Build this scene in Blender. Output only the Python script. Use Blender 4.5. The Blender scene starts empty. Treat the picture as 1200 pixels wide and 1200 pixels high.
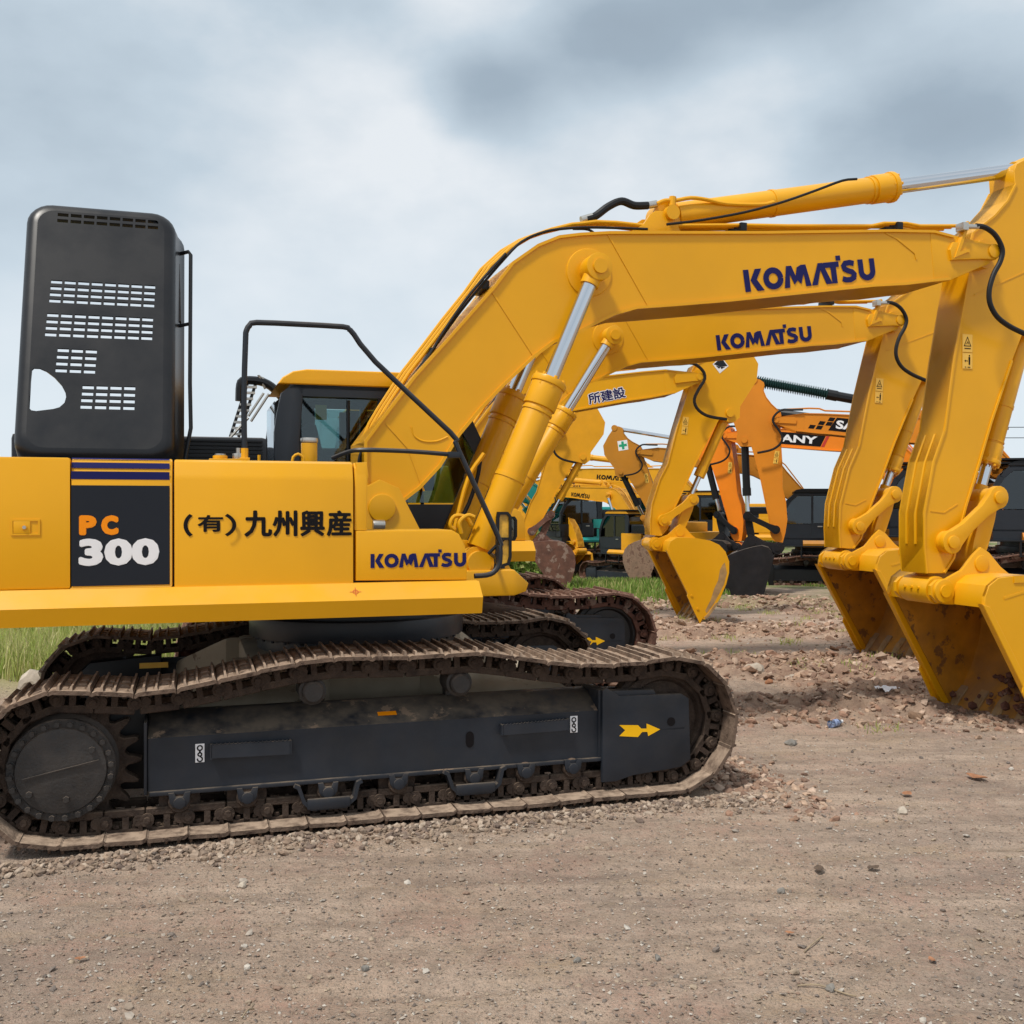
import bpy, bmesh, math, random
import numpy as np
from mathutils import Vector, Matrix
random.seed(7); np.random.seed(7)
R = math.radians
scene = bpy.context.scene
COL = scene.collection

# ------------------------------------------------------------------ camera
cam_d = bpy.data.cameras.new('camera'); cam = bpy.data.objects.new('camera', cam_d); COL.objects.link(cam)
cam.location = (0, 0, 1.95); cam.rotation_euler = (R(90 - 0.19), 0, 0)
cam_d.sensor_width = 36; cam_d.lens = 36; cam_d.clip_start = .1; cam_d.clip_end = 3000
scene.camera = cam

# ------------------------------------------------------------------ sky and sun
SUN_EL, SUN_AZ = 60, -140          # azimuth measured from +Y towards +X
world = bpy.data.worlds.new('World'); scene.world = world; world.use_nodes = True
def build_world():
    nt = world.node_tree; N = nt.nodes; Lk = nt.links; N.clear()
    out = N.new('ShaderNodeOutputWorld'); bg = N.new('ShaderNodeBackground'); bg.inputs[1].default_value = 1
    sky = N.new('ShaderNodeTexSky'); sky.sky_type = 'NISHITA'; sky.sun_disc = False
    sky.sun_elevation = R(SUN_EL); sky.sun_rotation = R(SUN_AZ); sky.dust_density = 2.5
    sc = N.new('ShaderNodeVectorMath'); sc.operation = 'SCALE'; sc.inputs[3].default_value = .09
    Lk.new(sky.outputs[0], sc.inputs[0])
    tc = N.new('ShaderNodeTexCoord'); sep = N.new('ShaderNodeSeparateXYZ'); Lk.new(tc.outputs['Generated'], sep.inputs[0])
    def m(op, a, b=None, c=None, clamp=False):
        n = N.new('ShaderNodeMath'); n.operation = op; n.use_clamp = clamp
        for i, v in enumerate((a, b, c)):
            if v is None: continue
            if isinstance(v, (int, float)): n.inputs[i].default_value = v
            else: Lk.new(v, n.inputs[i])
        return n.outputs[0]
    zz = m('ADD', m('MAXIMUM', sep.outputs[2], 0.0), .22)
    px = m('DIVIDE', sep.outputs[0], zz); py = m('DIVIDE', sep.outputs[1], zz)
    cmb = N.new('ShaderNodeCombineXYZ'); Lk.new(px, cmb.inputs[0]); Lk.new(py, cmb.inputs[1])
    def noise(scale, detail, rough, off, dist=0.0):
        mp = N.new('ShaderNodeMapping'); mp.inputs[1].default_value = off; mp.inputs[3].default_value = (scale*1.5, scale*1.5, scale*2.6)
        Lk.new(tc.outputs['Generated'], mp.inputs[0])
        n = N.new('ShaderNodeTexNoise'); n.inputs['Scale'].default_value = 1; n.inputs['Detail'].default_value = detail
        n.inputs['Roughness'].default_value = rough; n.inputs['Distortion'].default_value = dist
        Lk.new(mp.outputs[0], n.inputs['Vector']); return n.outputs[0]
    n1 = noise(2.4, 6, .50, (3.1, 1.2, 0), 0); n2 = noise(6.5, 6, .50, (9.2, 4.0, 2), 0); nb = noise(.9, 3, .5, (1.7, 8, 5), 0)
    # warped direction for the three heavier cloud patches
    base = m('ADD', m('MULTIPLY', n1, .42), m('ADD', m('MULTIPLY', n2, .26), m('MULTIPLY', nb, .32)))
    def patch(dx, dz, sx, sz, amp):
        # direction (dx,1,dz) normalised, soft lobe
        l = math.sqrt(dx*dx + 1 + dz*dz)
        ax = m('DIVIDE', m('SUBTRACT', m('ADD', sep.outputs[0], m('MULTIPLY', m('SUBTRACT', n1, .5), .12)), dx/l), sx)
        az = m('DIVIDE', m('SUBTRACT', m('ADD', sep.outputs[2], m('MULTIPLY', m('SUBTRACT', nb, .5), .12)), dz/l), sz)
        r2 = m('ADD', m('MULTIPLY', ax, ax), m('MULTIPLY', az, az))
        fr = m('MULTIPLY', m('EXPONENT', m('MULTIPLY', r2, -1)), amp)
        return m('MULTIPLY', fr, m('GREATER_THAN', sep.outputs[1], 0))
    dark = m('ADD', m('ADD', patch(-.02, .385, .060, .040, .50), patch(.125, .445, .085, .050, .55)), m('ADD', patch(.44, .38, .12, .05, .42), patch(.30, .50, .08, .04, .40)))
    dark = m('ADD', dark, m('ADD', patch(-.16, .46, .06, .04, .25), patch(-.46, .36, .17, .10, .30)))
    f = m('SUBTRACT', m('MULTIPLY', m('SUBTRACT', base, .40), 2.6), 0.0)
    f = m('MULTIPLY', f, .60)
    hz = m('SUBTRACT', 1, m('MULTIPLY', m('MAXIMUM', sep.outputs[2], 0), 3.2), clamp=True)   # clouds thin into haze at the horizon
    f = m('MULTIPLY', f, m('SUBTRACT', 1, m('MULTIPLY', hz, .8)))
    f = m('ADD', f, dark, clamp=False); f = m('MINIMUM', m('MAXIMUM', f, 0), 1)
    cr = N.new('ShaderNodeValToRGB'); Lk.new(f, cr.inputs[0])
    e = cr.color_ramp.elements
    e[0].position = 0; e[0].color = (.74, .775, .805, 1)
    e[1].position = 1; e[1].color = (.27, .325, .385, 1)
    for p, c_ in ((.26, (.50, .585, .655, 1)), (.60, (.33, .405, .475, 1))):
        x = e.new(p); x.color = c_
    hc = N.new('ShaderNodeMixRGB'); Lk.new(m('MULTIPLY', hz, .75), hc.inputs[0]); Lk.new(cr.outputs[0], hc.inputs[1]); hc.inputs[2].default_value = (.66, .755, .83, 1)
    mx = N.new('ShaderNodeMixRGB'); mx.inputs[0].default_value = .90
    Lk.new(sc.outputs[0], mx.inputs[1]); Lk.new(hc.outputs[0], mx.inputs[2])
    Lk.new(mx.outputs[0], bg.inputs[0]); Lk.new(bg.outputs[0], out.inputs[0])
build_world()
sun_d = bpy.data.lights.new('sun', 'SUN'); sun_d.energy = 2.8; sun_d.angle = R(7); sun_d.color = (1, .95, .87)
sun = bpy.data.objects.new('sun', sun_d); COL.objects.link(sun)
_sd = Vector((math.sin(R(SUN_AZ))*math.cos(R(SUN_EL)), math.cos(R(SUN_AZ))*math.cos(R(SUN_EL)), math.sin(R(SUN_EL))))
sun.rotation_euler = _sd.to_track_quat('Z', 'Y').to_euler()
scene.view_settings.view_transform = 'Standard'; scene.view_settings.look = 'None'
scene.view_settings.exposure = .23; scene.view_settings.gamma = 1
scene.view_settings.use_curve_mapping = False
scene.render.engine = 'CYCLES'
scene.cycles.max_bounces = 6; scene.cycles.transparent_max_bounces = 10

# ------------------------------------------------------------------ materials
def mat(name, col, rough=.5, metal=0, var=.08, vscale=1.5, bump=0, bscale=40, dust=0, dcol=(.30, .235, .175), dscale=5, coat=0,
        spots=0, scol=(.1, .06, .04), spscale=8, alpha=None, spec=None, edge_dust=0, spots_up=False, clay=False):
    M = bpy.data.materials.new(name); M.use_nodes = True; nt = M.node_tree; N = nt.nodes; Lk = nt.links
    b = N['Principled BSDF']; geo = N.new('ShaderNodeNewGeometry')
    def noise(scale, det=4, ro=.55):
        n = N.new('ShaderNodeTexNoise'); n.inputs['Scale'].default_value = scale; n.inputs['Detail'].default_value = det
        n.inputs['Roughness'].default_value = ro; Lk.new(geo.outputs['Position'], n.inputs['Vector']); return n
    def math_(op, a, bb, clamp=False):
        n = N.new('ShaderNodeMath'); n.operation = op; n.use_clamp = clamp
        for i, v in enumerate((a, bb)):
            if isinstance(v, (int, float)): n.inputs[i].default_value = v
            else: Lk.new(v, n.inputs[i])
        return n.outputs[0]
    def mr(v, a, bb, c_=0, d_=1):
        n = N.new('ShaderNodeMapRange'); Lk.new(v, n.inputs[0]); n.inputs[1].default_value = a; n.inputs[2].default_value = bb
        n.inputs[3].default_value = c_; n.inputs[4].default_value = d_; return n.outputs[0]
    def mix(fac, a, bb):
        n = N.new('ShaderNodeMixRGB')
        for i, v in enumerate((fac, a, bb)):
            if hasattr(v, 'is_output'): Lk.new(v, n.inputs[i])
            elif isinstance(v, (int, float)): n.inputs[i].default_value = v
            else: n.inputs[i].default_value = (*v, 1)
        return n.outputs[0]
    c = tuple(col)
    n1 = noise(vscale); v = mr(n1.outputs[0], .3, .7)
    cur = mix(v, tuple(x*(1-var) for x in c), tuple(min(1, x*(1+var)) for x in c))
    rg = rough
    if spots:
        ns = noise(spscale, 6, .65); s = mr(ns.outputs[0], .62 - spots*.3, .66 - spots*.3)
        fsp = math_('MULTIPLY', s, .85)
        if spots_up:
            sq = N.new('ShaderNodeSeparateXYZ'); Lk.new(geo.outputs['Normal'], sq.inputs[0]); fsp = math_('MULTIPLY', fsp, mr(sq.outputs[2], .3, .7))
        cur = mix(fsp, cur, scol)
    if dust:
        sp = N.new('ShaderNodeSeparateXYZ'); Lk.new(geo.outputs['Normal'], sp.inputs[0])
        up = mr(sp.outputs[2], .05, .8); nd = noise(dscale, 7, .62)
        d = math_('MULTIPLY', mr(nd.outputs[0], .30, .62), math_('ADD', math_('MULTIPLY', up, 1.0), edge_dust), True)
        d = math_('MULTIPLY', d, dust, True)
        cur = mix(d, cur, dcol)
        r = N.new('ShaderNodeMapRange'); Lk.new(d, r.inputs[0]); r.inputs[3].default_value = rough; r.inputs[4].default_value = .92
        Lk.new(r.outputs[0], b.inputs['Roughness'])
    else: b.inputs['Roughness'].default_value = rough
    if clay:
        nc = noise(4.2, 7, .68); sq = N.new('ShaderNodeSeparateXYZ'); Lk.new(geo.outputs['Normal'], sq.inputs[0])
        fc = math_('MULTIPLY', mr(nc.outputs[0], .60, .63), mr(sq.outputs[2], .3, .6)); cur = mix(math_('MULTIPLY', fc, .9), cur, (.27, .185, .125))
        nk = noise(3.1, 5, .6); fk = math_('MULTIPLY', mr(nk.outputs[0], .55, .62), mr(sq.outputs[2], .3, .6)); cur = mix(math_('MULTIPLY', fk, .5), cur, (.03, .028, .027))
    Lk.new(cur, b.inputs['Base Color']); b.inputs['Metallic'].default_value = metal
    if coat: b.inputs['Coat Weight'].default_value = coat; b.inputs['Coat Roughness'].default_value = .18
    if spec is not None: b.inputs['Specular IOR Level'].default_value = spec
    if bump:
        nb = noise(bscale, 5, .6); bp = N.new('ShaderNodeBump'); bp.inputs['Strength'].default_value = bump; bp.inputs['Distance'].default_value = .01
        Lk.new(nb.outputs[0], bp.inputs['Height']); Lk.new(bp.outputs[0], b.inputs['Normal'])
    if alpha is not None: b.inputs['Alpha'].default_value = alpha
    return M
M = dict(
 yellow=mat('yellow_paint', (.74, .355, .004), .31, var=.05, vscale=1.2, spec=.34, bump=.07, bscale=3, dust=.22, dcol=(.56, .36, .13), dscale=3, edge_dust=.03),
 yellow_b=mat('yellow_paint_worn', (.72, .325, .006), .5, var=.10, vscale=2, spec=.3, dust=.35, dcol=(.4, .27, .13), dscale=3, edge_dust=.10),
 ochre=mat('ochre_paint', (.50, .20, .012), .5, var=.08, vscale=1.2, spec=.3, dust=.4, dscale=3, edge_dust=.1),
 tan=mat('orange_tan_paint', (.64, .215, .010), .48, var=.08, vscale=1.2, spec=.3, dust=.3, dscale=3, edge_dust=.06),
 orange=mat('orange_paint', (.80, .215, .005), .42, var=.08, coat=.1, spec=.35),
 teal=mat('teal_paint', (.01, .30, .27), .45, var=.1),
 bucket_in=mat('worn_bucket_steel', (.56, .25, .015), .55, var=.25, vscale=4, spots=.15, scol=(.16, .075, .03), spscale=5.0, dust=.80, dcol=(.30, .165, .075), dscale=2.2, edge_dust=.36, spec=.3),
 tooth=mat('tooth_steel', (.38, .22, .07), .6, var=.3, vscale=9, dust=.6, edge_dust=.4, bump=.3),
 rust=mat('rusty_steel', (.12, .050, .032), .75, var=.35, vscale=6, spots=.25, scol=(.26, .18, .14), spscale=5, bump=.3),
 rustpale=mat('scuffed_rusty_steel', (.26, .165, .11), .7, var=.3, vscale=7, spots=.25, scol=(.12, .06, .04), spscale=7, bump=.3),
 black_bucket=mat('black_bucket_paint', (.010, .010, .013), .42, var=.3, vscale=5, spec=.3, dust=.4, dscale=6, edge_dust=.05),
 frame=mat('charcoal_frame_paint', (.014, .019, .028), .45, var=.25, vscale=3, spots=0, dust=.95, dcol=(.145, .112, .082), dscale=6.5, edge_dust=.06, bump=.06, bscale=18, spec=.35, clay=True),
 charcoal=mat('charcoal_paint', (.012, .016, .023), .38, var=.15, vscale=3, dust=.3, dscale=4, spec=.4),
 hood=mat('black_hood_plastic', (.007, .008, .011), .32, var=.12, vscale=2, spec=.36, dust=.25, dcol=(.10, .09, .08), dscale=3, edge_dust=.03),
 black=mat('black_paint', (.007, .008, .010), .4, var=.1, spec=.3),
 rubber=mat('black_rubber', (.009, .009, .010), .5, var=.1, spec=.3),
 boot=mat('green_black_boot', (.008, .036, .034), .6, var=.2, spec=.3),
 hub=mat('dark_hub_steel', (.014, .014, .015), .5, var=.4, vscale=7, dust=.75, dcol=(.14, .105, .08), dscale=9, edge_dust=.20, bump=.35, bscale=60, spec=.5),
 shoe=mat('dusty_shoe_steel', (.13, .088, .064), .8, var=.4, vscale=11, spots=.22, scol=(.045, .027, .020), spscale=16, dust=.95, dcol=(.43, .32, .235), dscale=13, edge_dust=.02, bump=.8, bscale=50, spec=.25),
 link=mat('dirty_link_steel', (.036, .024, .019), .7, var=.4, vscale=18, dust=.75, dcol=(.17, .12, .085), dscale=12, edge_dust=.30, bump=.9, bscale=60, spec=.25),
 shoe_r=mat('rusty_shoe_steel', (.12, .058, .042), .75, var=.4, vscale=11, spots=.15, scol=(.04, .022, .016), spscale=16, dust=.75, dcol=(.36, .235, .175), dscale=13, edge_dust=.16, bump=.8, bscale=50, spec=.25),
 dusty=mat('dusty_beige_frame', (.33, .28, .21), .9, var=.15, vscale=3, spots=.03, spscale=5, dust=.9, dcol=(.50, .43, .33), dscale=2, bump=.2, spec=.2),
 chrome=mat('chrome_rod', (.60, .63, .67), .09, 1, var=.02),
 steel=mat('zinc_steel', (.5, .48, .44), .35, .9, var=.1),
 navy=mat('navy_vinyl', (.008, .009, .085), .4, var=.05, spec=.2), ink=mat('black_vinyl', (.006, .005, .006), .45, var=.05, spec=.15),
 decal_blk=mat('charcoal_vinyl', (.007, .010, .017), .4, var=.06, spec=.3), orange_v=mat('orange_vinyl', (.90, .27, .004), .4, var=.03, spec=.2),
 white=mat('white_vinyl', (.78, .78, .80), .4, var=.04), yv=mat('yellow_vinyl', (.88, .48, .008), .4, var=.05, spec=.2),
 cream=mat('cream_vinyl', (.80, .47, .07), .45, var=.05), red=mat('red_vinyl', (.5, .03, .015), .4), green=mat('green_vinyl', (.01, .32, .16), .4),
 seat=mat('grey_seat_fabric', (.03, .035, .04), .8), reflection_paint=mat('painted_yellow_reflection', (.60, .33, .03), .3, var=.3, vscale=20),  # second material: yellow reflection in the mirror, painted as plain colour
 mirror=mat('mirror_glass', (.55, .6, .62), .04, 1),
)
def glass_mat(name, tint, fac):
    m_ = bpy.data.materials.new(name); m_.use_nodes = True; N = m_.node_tree.nodes; Lk = m_.node_tree.links; N.clear()
    o = N.new('ShaderNodeOutputMaterial'); t = N.new('ShaderNodeBsdfTransparent'); t.inputs[0].default_value = (*tint, 1)
    g = N.new('ShaderNodeBsdfGlossy'); g.inputs[0].default_value = (.9, .95, 1, 1); g.inputs[1].default_value = .03
    mx = N.new('ShaderNodeMixShader'); fr = N.new('ShaderNodeFresnel'); fr.inputs[0].default_value = 1.5
    ad = N.new('ShaderNodeMath'); ad.operation = 'MULTIPLY_ADD'; ad.inputs[1].default_value = 1.0; ad.inputs[2].default_value = fac
    Lk.new(fr.outputs[0], ad.inputs[0]); Lk.new(ad.outputs[0], mx.inputs[0]); Lk.new(t.outputs[0], mx.inputs[1]); Lk.new(g.outputs[0], mx.inputs[2]); Lk.new(mx.outputs[0], o.inputs[0])
    return m_
M['glass'] = glass_mat('tinted_cab_glass', (.52, .66, .66), .02)
M['glass_d'] = glass_mat('dark_cab_glass', (.22, .27, .28), .03)
M['plastic_clear'] = glass_mat('clear_plastic', (.8, .85, .9), .15)

# ------------------------------------------------------------------ mesh helpers
class MB:
    def __init__(s): s.bm = bmesh.new()
    def _bev(s, es, w, seg=2):
        if w: bmesh.ops.bevel(s.bm, geom=list(es), offset=w, segments=seg, affect='EDGES', profile=.6, clamp_overlap=True)
    def prism(s, pts, y0, y1, bev=0, axis='y', seg=2):
        if y0 > y1: y0, y1 = y1, y0
        def co(p, t): return (p[0], t, p[1]) if axis == 'y' else ((t, p[0], p[1]) if axis == 'x' else (p[0], p[1], t))
        a = [s.bm.verts.new(co(p, y0)) for p in pts]; b = [s.bm.verts.new(co(p, y1)) for p in pts]
        n = len(pts); F = [s.bm.faces.new(a), s.bm.faces.new(b[::-1])]
        for i in range(n): F.append(s.bm.faces.new((a[i], b[i], b[(i+1) % n], a[(i+1) % n])))
        bmesh.ops.recalc_face_normals(s.bm, faces=F)
        if bev:
            es = {e for f in F[:2] for e in f.edges}; s._bev(es, bev, seg)
        return s
    def box(s, x0, x1, y0, y1, z0, z1, bev=0, seg=2):
        vs = bmesh.ops.create_cube(s.bm, size=1)['verts']
        for v in vs: v.co = Vector(((x0+x1)/2 + v.co.x*abs(x1-x0), (y0+y1)/2 + v.co.y*abs(y1-y0), (z0+z1)/2 + v.co.z*abs(z1-z0)))
        if bev: s._bev({e for v in vs for e in v.link_edges}, bev, seg)
        return s
    def ribbon(s, pts, t, y0, y1, closed=False, side=-1):
        n = len(pts); P = [Vector(p) for p in pts]; off = []
        for i in range(n):
            d1 = (P[i]-P[i-1]) if (i > 0 or closed) else (P[1]-P[0])
            d2 = (P[(i+1) % n]-P[i]) if (i < n-1 or closed) else (P[-1]-P[-2])
            d1 = d1.normalized(); d2 = d2.normalized(); d = (d1+d2); d = d.normalized() if d.length > 1e-6 else d1
            nn = Vector((-d.y, d.x)); k = max(.4, nn.dot(Vector((-d1.y, d1.x))))
            off.append(P[i] + nn*t*side/k)
        rng = range(n if closed else n-1)
        V = [[s.bm.verts.new((p.x, y, p.y)) for p in L_] for L_, y in ((P, y0), (off, y0), (P, y1), (off, y1))]
        F = []
        for i in rng:
            j = (i+1) % n
            for a, b in ((0, 1), (1, 3), (3, 2), (2, 0)): F.append(s.bm.faces.new((V[a][i], V[b][i], V[b][j], V[a][j])))
        if not closed:
            for i in (0, n-1): F.append(s.bm.faces.new((V[0][i], V[1][i], V[3][i], V[2][i])))
        bmesh.ops.recalc_face_normals(s.bm, faces=F); return s
    def cyl(s, p0, p1, r, n=14, r2=None, bev=0):
        p0 = Vector(p0); p1 = Vector(p1); d = p1-p0; L_ = d.length
        q = d.to_track_quat('Z', 'Y').to_matrix().to_4x4(); q.translation = (p0+p1)/2
        vs = bmesh.ops.create_cone(s.bm, cap_ends=True, segments=n, radius1=r, radius2=r if r2 is None else r2, depth=L_, matrix=q)['verts']
        if bev: s._bev({e for v in vs for e in v.link_edges if len({f for f in e.link_faces if len(f.verts) > 4}) == 1}, bev, 2)
        return s
    def tube(s, pts, r, n=8, sm=0, radii=None):
        P = [Vector(p) for p in pts]
        if sm:
            Q = [P[0]-(P[1]-P[0])] + P + [P[-1]+(P[-1]-P[-2])]; O = []
            for i in range(1, len(Q)-2):
                for k in range(sm):
                    t = k/sm; a, b, c, d = Q[i-1], Q[i], Q[i+1], Q[i+2]
                    O.append(.5*((2*b) + (-a+c)*t + (2*a-5*b+4*c-d)*t*t + (-a+3*b-3*c+d)*t**3))
            O.append(P[-1]); P = O
        rings = []; up = None
        for i, p in enumerate(P):
            d = (P[min(i+1, len(P)-1)]-P[max(i-1, 0)]).normalized()
            if up is None: up = d.orthogonal().normalized()
            up = (up - d*up.dot(d)); up = up.normalized() if up.length > 1e-6 else d.orthogonal().normalized()
            w = d.cross(up)
            rings.append([s.bm.verts.new(p + (up*math.cos(a)+w*math.sin(a))*r) for a in (2*math.pi*k/n for k in range(n))])
        F = []
        for a, b in zip(rings, rings[1:]):
            for k in range(n): F.append(s.bm.faces.new((a[k], a[(k+1) % n], b[(k+1) % n], b[k])))
        F.append(s.bm.faces.new(rings[0][::-1])); F.append(s.bm.faces.new(rings[-1])); bmesh.ops.recalc_face_normals(s.bm, faces=F)
        return s
    def lathe(s, prof, cx, cz, n=32, teeth=None):
        rings = []
        for r, y in prof: rings.append([s.bm.verts.new((cx+r*math.cos(2*math.pi*k/n), y, cz+r*math.sin(2*math.pi*k/n))) for k in range(n)])
        F = []
        for a, b in zip(rings, rings[1:]):
            for k in range(n): F.append(s.bm.faces.new((a[k], a[(k+1) % n], b[(k+1) % n], b[k])))
        F.append(s.bm.faces.new(rings[0])); F.append(s.bm.faces.new(rings[-1])); bmesh.ops.recalc_face_normals(s.bm, faces=F); return s
    def face(s, pts):
        s.bm.faces.new([s.bm.verts.new(p) for p in pts]); return s
    def mesh(s, name, m, xf=None, sharp=32):
        if xf is not None: s.bm.transform(xf)
        me = bpy.data.meshes.new(name); s.bm.to_mesh(me); s.bm.free()
        me.materials.append(m); me.polygons.foreach_set('use_smooth', [True]*len(me.polygons)); me.set_sharp_from_angle(angle=R(sharp)); me.update()
        return me
    def done(s, name, m, parent=None, xf=None, sharp=32, label=None):
        return link(name, s.mesh(name, m, xf, sharp), parent, label)
def link(name, me, parent=None, label=None, mtx=None):
    o = bpy.data.objects.new(name, me); COL.objects.link(o)
    if parent: o.parent = parent
    if mtx is not None: o.matrix_local = mtx
    if label: o['label'] = label
    return o
def tag(o, label=None, cat=None, group=None, kind=None):
    if label: o['label'] = label
    if cat: o['category'] = cat
    if group: o['group'] = group
    if kind: o['kind'] = kind
    return o
def rot2(c, a):     # rotation in the x-z plane about c, counterclockwise from +x to +z
    return Matrix.Translation((c[0], 0, c[1])) @ Matrix.Rotation(-a, 4, 'Y') @ Matrix.Translation((-c[0], 0, -c[1]))
def ap(mx, p, y=0):
    v = mx @ Vector((p[0], y, p[1])); return (v.x, v.z)
def v3(p, y): return (p[0], y, p[1])
def lerp(a, b, t): return tuple(x+(y-x)*t for x, y in zip(a, b))
def fast_mesh(name, co, faces_flat, nper, m, smooth=False):
    me = bpy.data.meshes.new(name); nf = len(faces_flat)//nper
    me.vertices.add(len(co)); me.vertices.foreach_set('co', np.asarray(co, np.float32).ravel())
    me.loops.add(len(faces_flat)); me.loops.foreach_set('vertex_index', np.asarray(faces_flat, np.int32))
    me.polygons.add(nf); me.polygons.foreach_set('loop_start', np.arange(0, nf*nper, nper, dtype=np.int32))
    me.update(calc_edges=True); me.validate()
    me.polygons.foreach_set('use_smooth', [smooth]*nf); me.materials.append(m); return me

# ------------------------------------------------------------------ lettering (flat decals drawn as shapes)
def stroke(pts, w):                     # thick polyline -> list of quads, in (u,v)
    out = []; P = [Vector(p) for p in pts]; off = []
    for i, p in enumerate(P):
        d1 = (p-P[i-1]).normalized() if i else (P[1]-P[0]).normalized(); d2 = (P[i+1]-p).normalized() if i < len(P)-1 else (P[-1]-P[-2]).normalized()
        d = (d1+d2).normalized(); n = Vector((-d.y, d.x)); k = max(.5, n.dot(Vector((-d1.y, d1.x)))); off.append((p+n*w/2/k, p-n*w/2/k))
    for a, b in zip(off, off[1:]): out.append([a[0], b[0], b[1], a[1]])
    return [[(q[0], q[1]) for q in f] for f in out]
def arc(cx, cy, rx, ry, a0, a1, n=14): return [(cx+rx*math.cos(R(a0+(a1-a0)*i/n)), cy+ry*math.sin(R(a0+(a1-a0)*i/n))) for i in range(n+1)]
def logo_letters():
    L_ = []; x = 0
    L_ += [[(0, 0), (.27, 0), (.27, 1), (0, 1)], [(.31, .5), (.58, 1), (.90, 1), (.62, .52)], [(.31, .5), (.62, .52), (.94, 0), (.60, 0)], ]
    L_ += stroke(arc(1.43, .5, .36, .37, 0, 360, 24), .27)
    L_ += [[(1.93, 0), (2.20, 0), (2.30, 1), (2.12, 1)], [(2.12, 1), (2.38, 1), (2.62, .30), (2.44, .12)], [(2.44, .12), (2.62, .30), (2.86, 1), (2.64, .9)], [(2.62, .3), (2.84, 1), (3.10, 1), (2.78, .12)], [(2.92, 1), (3.10, 1), (3.28, 0), (3.0, 0)]]
    L_ += [[(3.30, 0), (3.60, 0), (3.92, 1), (3.72, 1)], [(3.72, 1), (3.96, 1), (4.36, 0), (4.04, 0)]]
    L_ += [[(3.98, .75), (4.78, .75), (4.78, 1), (3.98, 1)], [(4.34, 0), (4.62, 0), (4.62, .75), (4.34, .75)], [(4.66, 1.04), (4.90, 1.04), (4.90, 1.27), (4.66, 1.27)]]
    L_ += stroke([(5.56, .84), (5.36, .90), (5.12, .88), (5.02, .76), (5.06, .62), (5.22, .53), (5.42, .46), (5.52, .34), (5.48, .18), (5.30, .10), (5.08, .11), (4.90, .18)], .25)
    L_ += stroke([(5.90, 1), (5.90, .42)] + arc(6.20, .42, .30, .30, 190, 350, 8) + [(6.50, .42), (6.50, 1)], .27)
    return L_, 6.64
def decal(name, polys, org, ux, uy, m, parent, xf=None, size=1.0, out=None, label=None):
    """polys in (u,v) laid on a surface: org + u*ux + v*uy (3-D vectors), one object"""
    b = MB(); org = Vector(org); ux = Vector(ux); uy = Vector(uy)
    for i_, f in enumerate(polys):
        nn = ux.cross(uy); P = [org + ux*(q[0]*size) + uy*(q[1]*size) + nn*(q[2] if len(q) > 2 else i_*.00003) for q in f]
        ar = sum((P[i]-P[0]).cross(P[i+1]-P[0]).dot(ux.cross(uy)) for i in range(1, len(P)-1))
        if ar < 0: P = P[::-1]
        try: b.face(P)
        except ValueError: pass
    return b.done(name, m, parent, xf, label=label)
def text_polys(s, bold=0, spacing=1.0):
    cu = bpy.data.curves.new('t', 'FONT'); cu.body = s; cu.size = 1; cu.offset = bold; cu.resolution_u = 3; cu.space_character = spacing
    o = bpy.data.objects.new('t', cu); COL.objects.link(o); bpy.context.view_layer.update()
    me = bpy.data.meshes.new_from_object(o.evaluated_get(bpy.context.evaluated_depsgraph_get()))
    P = [[(me.vertices[i].co.x, me.vertices[i].co.y) for i in f.vertices] for f in me.polygons]
    bpy.data.objects.remove(o); bpy.data.curves.remove(cu); bpy.data.meshes.remove(me); return P
def fitp(P, w, h):                       # scale polys into a w x h box at the origin
    xs = [q[0] for f in P for q in f]; ys = [q[1] for f in P for q in f]
    x0, x1, y0, y1 = min(xs), max(xs), min(ys), max(ys)
    return [[((q[0]-x0)/(x1-x0)*w, (q[1]-y0)/(y1-y0)*h) + tuple(q[2:]) for q in f] for f in P]
def bold(P, rx, ry):                     # heavier glyphs: a few shifted copies, each a hair above the last
    out = []
    for k, (sx, sy) in enumerate(((0, 0), (-1, 0), (1, 0), (0, 1), (0, -1), (.7, -.7), (-.7, .7), (.7, .7), (-.7, -.7))): out += [[(q[0]+sx*rx, q[1]+sy*ry, k*.00015) for q in f] for f in P]
    return out
LOGO, LOGO_W = logo_letters(); LOGO = fitp(LOGO, LOGO_W, 1.27)

# ------------------------------------------------------------------ tracks
def track_path(top=None):
    """closed outer line of the track shoes in the machine's x-z plane: ground run forward, round the idler, back on top, round the sprocket"""
    top = top or TOP
    P = [(-1.91, .046), (-1.0, .044), (0, .044), (1.0, .046), (1.82, .050)]
    for a in range(-80, 91, 10): P.append((1.89+.46*math.cos(R(a)), .50+.46*math.sin(R(a))))
    P += [(x, z) for x, z in top if -1.75 < x < 1.75]
    P.append((-1.93, .94))
    for a in range(110, 261, 10): P.append((-1.91+.455*math.cos(R(a)), .49+.455*math.sin(R(a))))
    return P
TOP = [(x, z+.002) for x, z in [(1.557,0.924),(1.285,0.93),(1.091,0.945),(0.876,0.982),(0.649,1.029),(0.482,1.047),(0.231,1.037),(-0.004,1.036),(-0.229,1.046),(-0.459,1.051),(-0.685,1.015),(-0.905,0.976),(-1.111,0.936),(-1.331,0.903),(-1.56,0.891),(-1.771,0.879)]]
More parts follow.
